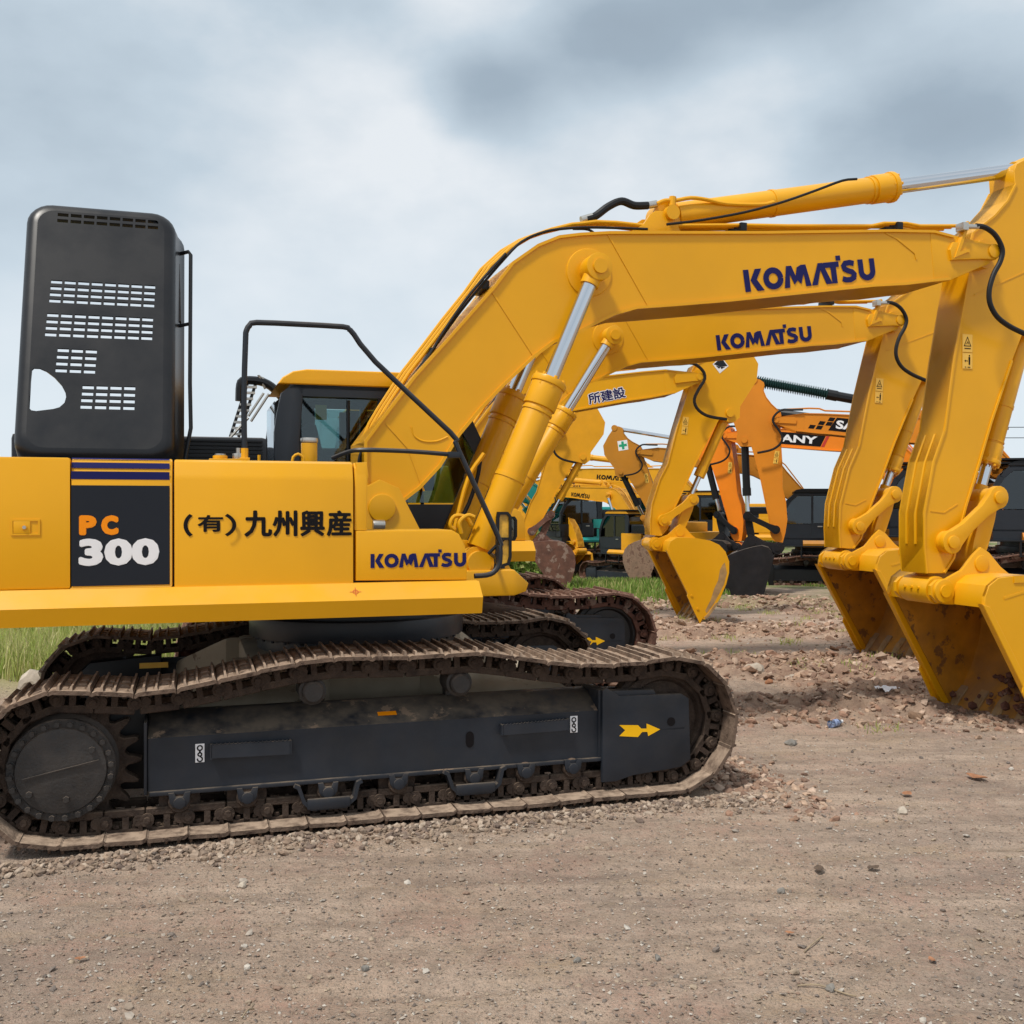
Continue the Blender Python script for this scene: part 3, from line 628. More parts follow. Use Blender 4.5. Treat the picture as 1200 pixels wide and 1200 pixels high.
        h_ = MB(); h_.cyl(v3((5.255,4.429), -.36), v3((5.42,4.435), -.38), .022, 10); h_.box((5.274,4.431)[0]-.03, (5.274,4.431)[0]+.03, -.40, -.30, (5.274,4.431)[1]-.04, (5.274,4.431)[1]+.03, .006); h_.done('hose_fitting', M['steel'], boom, B)
    elif lod > 0:
        h_ = MB(); h_.tube([v3(p, sd*.38) for p in [(5.003,4.46),(5.274,4.468),(5.494,4.472),(5.661,4.349),(5.698,4.2),(5.586,4.025),(5.494,3.845),(5.531,3.689),(5.661,3.574),(5.83,3.515),(6.078,3.474)]], .028, 6, 3); h_.done('hydraulic_hose', M['rubber'], boom, B)
        h_ = MB(); h_.tube([v3(p, sd*.12) for p in [(0.084,2.205),(0.065,2.435),(0.187,2.693),(0.535,3.19),(1.014,3.828),(1.335,4.084),(1.779,4.228),(2.344,4.255),(3.655,4.363),(4.503,4.433),(4.626,4.488),(4.859,4.508),(5.41,4.508)]], .02, 6); h_.done('steel_pipe', my, boom, B)
    # ---- arm
    sideL = [(6.156,5.181),(6.049,5.123),(6.02,5.058),(6.03,4.941),(5.933,4.775),(5.789,4.63),(5.551,4.455),(5.504,4.312),(5.504,4.065),(5.345,3.302),(5.243,2.662),(5.124,2.377),(5.023,1.92),(5.023,1.616),(5.05,1.372)]
    sideR = [(5.253,1.368),(5.355,1.497),(5.485,1.958),(5.617,2.306),(5.769,2.736),(6.001,3.307),(6.117,3.556),(6.383,3.522),(6.493,3.631),(6.483,3.829),(6.745,4.326),(6.745,4.631),(6.523,4.932),(6.344,5.121),(6.265,5.177)]
    b = MB(); b.prism(sideL+sideR, -.158, .158, .004 if big else 0, seg=1)
    b.ribbon(sideL[3:], .018, -.172, .172, side=1); b.ribbon(sideR[:6], .018, -.172, .172, side=1)
    for s in (-1, 1):
        if big:
            for q in ([(5.571,3.89),(5.923,4.045),(6.265,4.194)], [(5.006,2.178),(5.097,1.935),(5.244,1.919),(5.392,1.996)][1:], [(5.355,3.262),(5.244,2.646)]): b.ribbon(q, .010, min(s*.158, s*.1625), max(s*.158, s*.1625))
        b.cyl((PT[0], s*.15, PT[1]), (PT[0], s*.25, PT[1]), .13, 24)
        b.cyl((PL1[0], s*.15, PL1[1]), (PL1[0], s*.20, PL1[1]), .10, 22, bev=.01 if big else 0)
        b.lathe([(.02, s*.155), (.10, s*.155), (.095, s*.175), (.02, s*.175)], PA[0], PA[1], 24)
        b.cyl((PB[0], s*.15, PB[1]), (PB[0], s*.20, PB[1]), .075, 20)
    if big:   # wear bars on the front of the arm
        for q in ([(5.231,2.54),(5.11,2.213),(4.981,1.534)], [(5.215,2.654),(5.067,2.227),(4.902,1.537)]):
            pass
        fl = [(5.234,2.623),(5.124,2.362),(5.023,1.904),(5.023,1.631)]
        for yy in (-.06, .06): b.ribbon(fl, .010, yy-.012, yy+.012, side=-1)
    b.cyl((PK[0], -.185, PK[1]), (PK[0], .185, PK[1]), .125, 28, bev=.01 if big else 0)
    arm = b.done('arm', C.get('arm_paint', my), root, A)
    if big:
        for k in (-1, 0, 1): b = MB(); b.cyl((PK[0]-.12, k*.09, PK[1]+.02), (PK[0]-.14, k*.09, PK[1]+.02), .014, 6); b.done('bolt', my, arm, A)
    if C.get('labels', True): 
        x, z = (5.495,3.376); warn_label(arm, x, z, sd*.1625, sd, A)
    if C.get('patch') == 'cross':
        x, z = PT[0]+.48, PT[1]+.30
        decal('sticker', [[(-.16, -.16), (.16, -.16), (.16, .16), (-.16, .16)]], (x, sd*.162, z), (-1, 0, 0), (0, 0, 1), M['white'], arm, A)
        decal('cross_symbol', [[(-.04, -.13), (.04, -.13), (.04, .13), (-.04, .13)], [(-.13, -.04), (-.04, -.04), (-.04, .04), (-.13, .04)], [(.04, -.04), (.13, -.04), (.13, .04), (.04, .04)]], (x, sd*.164, z), (-1, 0, 0), (0, 0, 1), M['green'], arm, A)
    if C.get('patch') == 'diamond':
        x, z = PT[0]+.42, PT[1]+.28
        decal('sticker', [[(-.15, 0), (0, -.15), (.15, 0), (0, .15)]], (x, sd*.162, z), (1, 0, 0), (0, 0, 1), M['white'], arm, A)
        decal('sticker_print', [[(-.13, 0), (0, -.13+.10), (.13, 0), (0, .13)], [(-.09, -.02), (-.02, -.07), (0, -.03)], [(.09, -.02), (.02, -.07), (0, -.03)]], (x, sd*.164, z), (1, 0, 0), (0, 0, 1), M['decal_blk'], arm, A)
    # ---- bucket
    mbk = C.get('bucket', my)
    prof = [(5.27, 1.10), (5.262, 1.20), (5.30, 1.29), (5.40, 1.355), (5.56, 1.37), (5.75, 1.37), (6.0, 1.345), (6.17, 1.28), (6.29, 1.17), (6.37, 1.0), (6.38, .80), (6.34, .60), (6.25, .36), (6.13, .15), (5.98, -.03)]
    b = MB(); b.ribbon(prof, .032, -.64, .64, side=-1)
    for s in (-1, 1):
        b.prism([(5.25, 1.09)] + prof[1:] + [(5.93, .0)], s*.605, s*.645, .005 if big else 0, seg=1)
        b.prism([(5.22, 1.135), (5.30, 1.11), (5.99, -.03), (5.90, -.02)], s*.595, s*.662, .005 if big else 0, seg=1)
        ear = [(5.026,1.185),(5.026,1.268),(5.09,1.32),(5.19,1.325),(5.357,1.399),(5.487,1.535),(5.572,1.603),(5.657,1.556),(5.79,1.422),(6.001,1.278),(6.001,1.137),(5.619,1.085),(5.199,1.097),(5.099,1.115)]
        b.prism(ear, s*.215, s*.255, .008 if big else 0)
        b.cyl((PK[0], s*.20, PK[1]), (PK[0], s*.285, PK[1]), .105, 24, bev=.008 if big else 0); b.cyl((PK[0], s*.28, PK[1]), (PK[0], s*.30, PK[1]), .055, 18)
        b.cyl((PL3[0], s*.21, PL3[1]), (PL3[0], s*.268, PL3[1]), .075, 20, bev=.006 if big else 0)
        if big:
            b.ribbon([(5.455,1.189),(5.655,1.235),(5.932,1.251)], .02, s*.645-.004, s*.645+.004)
            b.ribbon([(p[0]-.02*0, p[1]) for p in prof[4:12]], .06, min(s*.64, s*.655), max(s*.64, s*.655), side=-1)
    bucket = b.done('bucket', mbk, root, KB)
    P_ = prof[1:]; ip = []
    for k_, p in enumerate(P_):
        d_ = (Vector(P_[min(k_+1, len(P_)-1)])-Vector(P_[max(k_-1, 0)])).normalized(); ip.append((p[0]+d_.y*.034, p[1]-d_.x*.034))
    inn = MB(); inn.ribbon(ip, .006, -.604, .604)
    for s in (-1, 1): inn.prism([(5.31, 1.10)] + [(p[0]*.985+5.8*.015, p[1]*.97+.02) for p in prof[2:14]] + [(5.96, .03)], s*.598, s*.604)
    if big or lod > 0: inn.done('bucket_lining', C.get('bucket_in', M['bucket_in']), bucket, KB)
    lip = MB(); lip.prism([(5.985, -.035), (6.06, .03), (6.20, .24), (6.175, .27), (6.03, .06), (5.955, -.02)], -.66, .66, .006 if big else 0, seg=1); lip.done('cutting_edge', M['tooth'] if C.get('teeth', True) else mbk, bucket, KB)
    tm = None
    for k in range(5):
        t = MB(); yy = -.56+.28*k
        t.prism([(6.06, .10), (6.02, .14), (5.93, -.02), (5.865, -.135), (5.88, -.15), (5.94, -.10), (6.02, -.0)], yy-.038, yy+.038, .008 if big else 0, seg=1)
        t.prism([(6.10, .20), (6.0, .09), (5.95, .01), (5.99, -.02), (6.12, .15)], yy-.055, yy+.055, .008 if big else 0, seg=1)
        t.done('tooth', C.get('tooth', M['tooth']), bucket, KB)
    for s in (-1, 1):
        sc = MB(); sc.prism([(5.66, .46), (5.74, .44), (5.96, .02), (5.90, -.10), (5.78, .10), (5.64, .36)], s*.645, s*.668, .005 if big else 0, seg=1)
        sc.cyl((5.72, s*.64, .37), (5.72, s*.685, .37), .02, 6); sc.cyl((5.84, s*.64, .15), (5.84, s*.685, .15), .02, 6)
        sc.done('side_cutter', mbk, bucket, KB)
    if C.get('scuff'):
        decal('bare_steel_patch', [[(6.29, .98), (6.34, .80), (6.30, .60), (6.22, .42), (6.13, .24), (6.02, .08), (5.99, .12), (6.08, .32), (6.13, .52), (6.19, .66), (6.21, .84), (6.25, .93)]], (0, sd*.6465, 0), (1, 0, 0) if sd < 0 else (-1, 0, 0), (0, 0, 1), M['tooth'], bucket, KB)
    # ---- links
    l1 = ap(A, PL1); l3 = ap(KB, PL3); ra = math.hypot(PL2[0]-PL1[0], PL2[1]-PL1[1]); rb = math.hypot(PL2[0]-PL3[0], PL2[1]-PL3[1])
    ra *= (1+C.get('bs', 1))/2
    l2 = isect(l1, ra, l3, rb)
    def bone(b, p, q, r, w, y0, y1, bev):
        a = math.degrees(math.atan2(q[1]-p[1], q[0]-p[0])); n_ = Vector((-math.sin(R(a)), math.cos(R(a)))); P = arc(p[0], p[1], r, r, a+55, a+305, 12); Q = arc(q[0], q[1], r, r, a-125, a+125, 12)
        m1 = [(p[0]+(q[0]-p[0])*t-n_.x*w, p[1]+(q[1]-p[1])*t-n_.y*w) for t in (.3, .7)]; m2 = [(p[0]+(q[0]-p[0])*t+n_.x*w, p[1]+(q[1]-p[1])*t+n_.y*w) for t in (.7, .3)]
        b.prism(P + m1 + Q + m2, y0, y1, bev)
    for s in (-1, 1):
        b = MB(); bone(b, l1, l2, .105, .06, min(s*.20, s*.265), max(s*.20, s*.265), .008 if big else 0)
        b.cyl(v3(l1, s*.26), v3(l1, s*.285), .058, 20, bev=.005 if big else 0); b.cyl(v3(l2, s*.26), v3(l2, s*.285), .058, 20, bev=.005 if big else 0)
        b.done('arm_link', C.get('linkm', my), root)
    b = MB(); bone(b, l3, l2, .085, .085, -.19, .19, .01 if big else 0); b.done('bucket_link', C.get('linkm', my), root)
    # ---- cylinders
    mc = C.get('cylm', my)
    for s in (-1, 1): cylinder(root, 'boom_cylinder', (.80+C.get('hx', 0), 1.55), ap(B, PC), s*.46,   .112, .058, .605, my, lod=lod, pipe=(s > 0))
    cylinder(root, 'arm_cylinder', ap(B, PAF), ap(A, PA), 0, .112, .066, C.get('armfrac', .60), mc, lod=lod, boot=C.get('boot'), pipe=False)
    cylinder(root, 'bucket_cylinder', ap(A, PB), l2, 0, .092, .05, .80 if lod > 1 else .72, C.get('cylb', mc), lod=lod, pipe=False)
    if C.get('mud', False):
        b = MB(); rnd = random.Random(3)
        for i in range(34):
            x = rnd.uniform(5.9, 6.25); y = rnd.gauss(-.1, .25); z = .02+max(0, (x-5.9))*1.05; r = rnd.uniform(.015, .045)
            if abs(y) > .55: continue
            vs = bmesh.ops.create_icosphere(b.bm, subdivisions=1, radius=r)['verts']
            for v in vs: v.co = v.co*rnd.uniform(.7, 1.2)+Vector((x-.02, y, z+.06))
        b.done('mud_clods', M['rust'], bucket, KB)['kind'] = 'stuff'
    return boom

# ------------------------------------------------------------------ upper structure
def house(root, C, lod):
    hx = C.get('hx', 0)
    my = C['paint']; sd = C['side']; big = lod > 1
    core = MB(); core.box(-3.1, -.22, -1.38, 1.38, 1.31, 2.17); core.box(-.22, .45, -1.38, -.45, 1.31, 1.74); core.box(.45, 1.12, .40, 1.45, 1.31, 1.50); core.box(.4, 1.05, -.42, .42, 1.30, 1.62, .02)
    core.bm.transform(Matrix.Translation((hx, 0, 0))); core.done('revolving_frame', M['charcoal'], root)
    # side panels bend inwards near the top
    def panel(name, x0, x1, z0, z1, s, th=.05, bev=.012, m=my):
        prof = [(s*1.48, z0), (s*1.48, z1-.12), (s*1.472, z1-.09), (s*1.445, z1-.015), (s*1.41, z1), (s*(1.48-th-.08), z1), (s*(1.48-th-.08), z0)]
        b = MB(); b.prism(prof, x0, x1, bev if big else 0, axis='x', seg=2); return b.done(name, m, root)
    for s in (-1, 1):
        if s < 0 or sd < 0 or True:
            cw = MB(); cw.prism([(-1.862, s*1.40), (-1.862, s*1.48), (-2.9, s*1.48), (-3.15, s*1.36), (-3.30, s*1.0), (-3.36, 0), (-3.0, 0), (-2.4, s*1.2)], 1.493, 2.24, .015 if big else 0, axis='z'); 
            pcw = cw.done('counterweight', C.get('cw', my), root)
        if s > 0: continue
        p1 = panel('pump_door', -1.856, -1.309, 1.493, 2.242, s)
        p2 = panel('side_door', -1.300, -.252, 1.481, 2.240, s)
        if big:
            lk = MB(); cx, cz = (-2.092,1.845)
            lk.ribbon([(cx-.075, cz-.045), (cx+.075, cz-.045), (cx+.075, cz+.045), (cx-.075, cz+.045)], .010, -1.486, -1.478, closed=True, side=1); lk.box(cx-.062, cx+.025, -1.487, -1.475, cz-.035, cz+.035, .004)
            lk.cyl((cx-.005, -1.48, cz), (cx-.005, -1.494, cz), .014, 12); lk.done('door_latch', my, pcw)
            lk = MB(); lk.cyl((cx-.005, -1.49, cz), (cx-.005, -1.497, cz), .010, 10); lk.done('key_lock', M['steel'], pcw)
    if big:
        b = MB(); b.prism([(-1.462, 1.815), (-1.47, 2.12), (-1.45, 2.20), (-1.40, 2.235), (-1.30, 2.235), (-1.30, 1.815)], -.244, -.165, .012, axis='x')
        b.prism([(-0.228,1.813),(-0.154,2.151),(-0.165,2.236),(-0.234,2.235)], -1.46, -1.40, .01); b.done('corner_panel', my, root)
    else: pass
    b = MB(); tb = [(-0.238,1.813),(0.372,1.815),(0.422,1.788),(0.461,1.711),(0.473,1.63),(0.473,1.494),(-0.238,1.504)]; b.prism(tb, -1.475, -1.05, .018 if big else 0); tbx = b.done('toolbox', my, root)
    # lower skirt of the frame
    for s in (-1, 1):
        pr = [(s*1.44, 1.494), (s*1.50, 1.492), (s*1.60, 1.395), (s*1.575, 1.292), (s*1.15, 1.292), (s*1.15, 1.45)]
        b = MB(); b.prism(pr, -3.0, .545, .012 if big else 0, axis='x'); b.done('side_skirt', my, root)
    # centre nose with boom foot brackets
    b = MB()
    for s in (-1, 1):
        b.prism([(-.35, 1.30), (-.25, 1.75), (-.02, 2.10), (.10, 2.16), (.24, 2.10), (.42, 1.75), (.9+hx, 1.70), (1.02+hx, 1.6), (1.12+hx, 1.46), (1.12+hx, 1.30)], s*.375, s*.415, .008 if big else 0)
        b.cyl((PF[0], s*.33, PF[1]), (PF[0], s*.44, PF[1]), .10, 22, bev=.008 if big else 0)
        b.cyl((.80+hx, s*.36, 1.55), (.80+hx, s*.60, 1.55), .09, 20)
    b.prism([(.3, 1.31), (1.06+hx, 1.31), (1.15+hx, 1.34), (1.17+hx, 1.40), (1.06+hx, 1.50), (.3, 1.50)], -.62, .62, .02 if big else 0); b.done('boom_bracket', my, root)
    # decks
    b = MB(); b.box(-.2, .44, -1.40, -.40, 1.50, 1.56); b.done('catwalk', my, root)
    # engine cover behind the cab
    b = MB(); b.box(-2.45, -.64, .35, 1.36, 2.17, 2.50, .04); b.box(-3.05, -.4, -1.30, 1.36, 2.14, 2.19)
    ec = b.done('engine_cover', M['charcoal'] if C.get('dark_cover', True) else my, root)
    if big:
        for i in range(9): b = MB(); b.box(-1.85, -.68, .325, .352, 2.22+i*.03, 2.234+i*.03); b.done('louvre', M['black'], ec)
    else:
        for i in range(5): b = MB(); b.box(-2.2, -.8, 1.355, 1.372, 2.24+i*.05, 2.262+i*.05); b.done('louvre', M['black'], ec)
        b = MB(); b.box(-2.6, -1.0, -.9, .25, 2.17, 2.62, .05 ); b.done('engine_hood', C.get('hood_m', my), root)
        b = MB(); b.cyl((-1.3, .1, 2.5), (-1.3, .1, 2.95), .06, 10); b.done('exhaust_pipe', M['black'], root)
        if sd > 0:
            for x in (-1.9, -.95):
                b = MB(); b.box(x-.42, x+.42, 1.475, 1.49, 1.56, 2.10, .01, 1); b.done('side_door', C.get('panel_m', my), root)
            b = MB(); b.box(-1.38, -.2, 1.40, 1.48, 1.50, 2.16); b.done('side_panel', my, root)
    # ---- cab
    cy0, cy1 = .45, 1.45
    outer = [(-.585, 1.52), (-.585, 2.55), (-.565, 2.70), (-.53, 2.86), (-.44, 2.94), (.78, 2.94), (1.02, 2.72), (1.16, 2.40), (1.20, 2.0), (1.14, 1.52)]
    roof = [(-.56, 2.93), (-.52, 2.985), (-.44, 3.035), (-.33, 3.055), (.55, 3.06), (.72, 3.03), (.82, 2.955), (.80, 2.93)]
    cb = MB()
    cb.box(-.58, 1.14, cy0, cy1, 1.50, 1.56); cb.box(-.60, -.56, cy0+.02, cy1-.02, 1.52, 2.2)
    for y0, y1 in ((cy0, cy0+.07), (cy1-.07, cy1)):
        cb.prism([(-.585, 1.52), (-.585, 2.55), (-.565, 2.70), (-.53, 2.86), (-.44, 2.94), (-.33, 2.94), (-.36, 2.85), (-.385, 2.5), (-.385, 1.985), (1.20, 1.985), (1.14, 1.52)], y0, y1, .012 if big else 0)
        cb.prism([(-.36, 2.84), (.70, 2.84), (.88, 2.68), (.98, 2.70), (.79, 2.94), (-.42, 2.94)], y0, y1, 0)
        cb.prism([(.88, 2.68), (1.06, 2.38), (1.13, 1.98), (1.205, 1.98), (1.165, 2.40), (1.0, 2.74)], y0, y1, 0)
        cb.box(.24, .30, y0+.01, y1-.01, 1.98, 2.86)
    cb.box(-.46, .79, cy0, cy1, 2.90, 2.945)
    cb.box(1.10, 1.17, cy0, cy1, 1.52, 1.72)
    cab = cb.done('cab', C.get('cabm', M['charcoal']), root); cab.location.x = hx*1.3
    if sd > 0 or not big:
        b = MB(); b.prism([(-.30, 1.56), (.28, 1.56), (.28, 2.02), (-.30, 2.02)], 1.452, 1.47, .01 if big else 0); d_ = b.done('door', C.get('doorm', M['charcoal']), cab)
        b = MB(); b.box(-.02, .12, 1.47, 1.50, 1.90, 1.93); b.done('door_handle', M['steel'], d_)
    b = MB(); b.prism(roof, cy0-.015, cy1+.015, .03 if big else .02, seg=3); rf = b.done('cab_roof', C.get('roofm', my), cab)
    gm = M['glass'] if big else M['glass_d']
    g = MB(); q = [(-.37, 2.0), (-.37, 2.83), (.70, 2.83), (.88, 2.67), (1.06, 2.38), (1.12, 2.0)]
    for y in (cy0+.035, cy1-.035): 
        g2 = MB(); g2.prism(q, y-.003, y+.003); g2.done('side_window', gm, cab)
    g.prism([(.82, 2.90), (1.02, 2.72), (1.155, 2.40), (1.195, 2.0), (1.14, 1.74), (1.132, 1.74), (1.187, 2.0), (1.147, 2.4), (1.012, 2.715), (.812, 2.89)], cy0+.06, cy1-.06); g.done('windscreen', gm, cab)
    g = MB(); g.box(-.578, -.572, cy0+.08, cy1-.08, 2.2, 2.8); g.done('rear_window', gm, cab)
    if big or lod > 0:
        st = MB(); st.box(-.15, .32, .72, 1.2, 1.95, 2.10, .05, 3); st.prism([(-.22, 2.05), (-.36, 2.60), (-.28, 2.66), (-.22, 2.64), (-.08, 2.08)], .74, 1.18, .05, seg=3); st.box(-.34, -.22, .83, 1.09, 2.62, 2.80, .04, 3); st.box(-.1, .25, .8, 1.1, 1.56, 1.95); st.done('driver_seat', M['seat'], cab)
        st = MB(); st.box(.0, .5, .52, .66, 1.9, 2.06, .02); st.tube([(.38, .60, 2.05), (.42, .60, 2.2), (.44, .6, 2.26)], .018, 8); st.tube([(.7, .75, 1.56), (.66, .75, 2.1), (.62, .75, 2.2)], .015, 6); st.box(.62, .74, .6, .7, 2.1, 2.34, .02); st.done('control_console', M['black'], cab)
    if big:
        b = MB(); b.tube([(.95, .50, 2.75), (.95, .52, 2.3), (1.0, .52, 2.0)], .018, 8); b.tube([(.0, .48, 2.02), (.0, .48, 2.82)], .014, 8)
        b.done('grab_handle', M['black'], cab)
        b = MB(); b.box(-.26, -.17, .49, .495, 2.66, 2.78); b.done('window_sticker', M['cream'], cab)
        b = MB(); b.box(.05, .2, 1.3, 1.37, 2.0, 2.8); b.box(.5, .54, 1.3, 1.37, 2.0, 2.8); b.done('door_pillar', M['rust'], cab)
        b = MB(); b.tube([(.1, .9, 3.06), (.5, .8, 3.10), (.7, .8, 3.06)], .008, 6); b.done('roof_cable', M['black'], cab)
    elif C.get('guard'):
        b = MB(); b.box(.72, 1.25, cy0, cy1, 2.98, 3.02); b.box(-.62, 1.0, cy0-.05, cy1+.05, 3.06, 3.10)
        for i in range(7): b.box(1.22, 1.24, cy0+.02+i*.155, cy0+.045+i*.155, 1.6, 2.3)
        for z in (1.6, 2.3): b.box(1.215, 1.245, cy0, cy1, z, z+.03)
        b.done('cab_guard', M['black'], cab)
    if lod == 1 and sd > 0:
        # step plate and mirrors on the cab side
        b = MB(); b.tube([(1.0, 1.46, 2.3), (1.25, 1.62, 2.35), (1.25, 1.62, 2.15)], .018, 6); b.box(1.22, 1.28, 1.55, 1.72, 2.0, 2.35, .02); b.done('mirror', M['black'], cab)
        b = MB(); b.box(-.6, 1.2, 1.45, 1.62, 1.30, 1.335, .005, 1)
        for x in (-.2, .6): b.box(x-.02, x+.02, 1.55, 1.62, 1.0, 1.3)
        b.box(-.22, .62, 1.54, 1.63, .98, 1.0); b.done('cab_step', M['black'], root)
        b = MB(); b.tube([(.95, 1.35, 1.5), (1.3, 1.35, 1.52), (1.3, 1.35, 1.95), (1.3, .5, 1.95), (1.3, .5, 1.52)], .02, 6)
        for i in range(8): b.tube([(1.3, .55+i*.1, 1.52), (1.3, .55+i*.1, 1.95)], .008, 5)
        b.done('front_rail', M['black'], root)
def front_decals(root):
    """lettering and stickers on the right-hand panels of the nearest machine"""
    y = -1.483; ux, uy = (1, 0, 0), (0, 0, 1)
    rect = lambda a, b: [(a[0], b[1]), (b[0], b[1]), (b[0], a[1]), (a[0], a[1])]
    a, b = (-1.855, 2.083), (-1.325, 1.508)
    pan = decal('model_panel', [rect(a, b)], (0, y, 0), ux, uy, M['decal_blk'], root)
    for z0, z1 in ((2.163, 2.118),): decal('model_stripe', [rect((-1.855, z0), (-1.325, z1))], (0, y+.0015, 0), ux, uy, M['navy'], root)
    # upper stripe follows the panel where it leans in
    decal('model_stripe', [[(-1.855, 0), (-1.325, 0), (-1.325, .035), (-1.855, .035)]], (0, -1.468, 2.182), ux, (0, .33, .94), M['navy'], root)
    decal('model_stripe', [[(-1.855, 0), (-1.325, 0), (-1.325, .014), (-1.855, .014)]], (0, -1.447, 2.233), ux, (0, .75, .6), M['navy'], root)
    edge = stroke([(-1.86, 1.497), (-1.318, 1.497), (-1.318, 2.10)], .006); decal('panel_edge_line', edge, (0, y-.001, 0), ux, uy, M['cream'], root)
    # PC
    P = text_polys('P', .012); Cc = text_polys('C', .012)
    p0, p1 = (-1.813,1.799), (-1.604,1.911)
    pw = p1[0]-p0[0]
    decal('model_letter', bold(fitp(P, pw*.44-.016, p1[1]-p0[1]-.016), .009, .009), (p0[0]+.008, y-.002, p0[1]+.008), ux, uy, M['orange_v'], root)
    decal('model_letter', bold(fitp(Cc, pw*.44-.016, p1[1]-p0[1]-.016), .009, .009), (p0[0]+pw*.56+.008, y-.002, p0[1]+.008), ux, uy, M['orange_v'], root)
    p0, p1 = (-1.817,1.62), (-1.381,1.781)
    decal('model_number', bold(fitp(text_polys('300', .02, 1.04), p1[0]-p0[0]-.02, p1[1]-p0[1]-.02), .0095, .008), (p0[0]+.010, y-.002, p0[1]+.010), ux, uy, M['white'], root)
    # company characters
    p0, p1 = (-1.248,1.785), (-0.949,1.92)
    decal('painted_characters', fitp(stroke(arc(.55, .5, .5, .6, 130, 230, 10), .13) + [[(q[0]*.62+.45, q[1]*.62+.22, q[2]) for q in f] for f in bold(fitp(text_polys('有', 0), 1.25, 1.15), .035, .035)] + stroke(arc(.85, .5, .75, .6, 50, -50, 10), .13), p1[0]-p0[0], p1[1]-p0[1]), (p0[0], y, p0[1]), ux, uy, M['ink'], root)
    for ch, st in (('九', (285, 315)), ('州', (318, 345)), ('興', (351, 378)), ('産', (383, 411))):
        q0 = (-1.300+(st[0]-204)/211*1.048, p0[1]); w = (st[1]-st[0])/211*1.048*1.02
        decal('painted_characters', bold(fitp(text_polys(ch, 0), w, .149), .0055, .0045), (q0[0], y, q0[1]+.001), ux, uy, M['ink'], root)
    p0, p1 = (-0.147,1.58), (0.464,1.684)
    decal('maker_lettering', fitp(LOGO, p1[0]-p0[0], .113), (p0[0], -1.478, p0[1]), ux, uy, M['navy'], root)
    cx, cz = (-0.251,1.442)
    uy2 = Vector((0, .70, .71)).normalized(); 
    decal('lifting_symbol', stroke(arc(0, 0, .016, .016, 0, 360, 14), .003)+[[(-.035, -.0015), (.035, -.0015), (.035, .0015), (-.035, .0015)], [(-.0015, -.035), (.0015, -.035), (.0015, .035), (-.0015, .035)]], (cx, -1.554, 1.444), ux, uy2, M['red'], root)
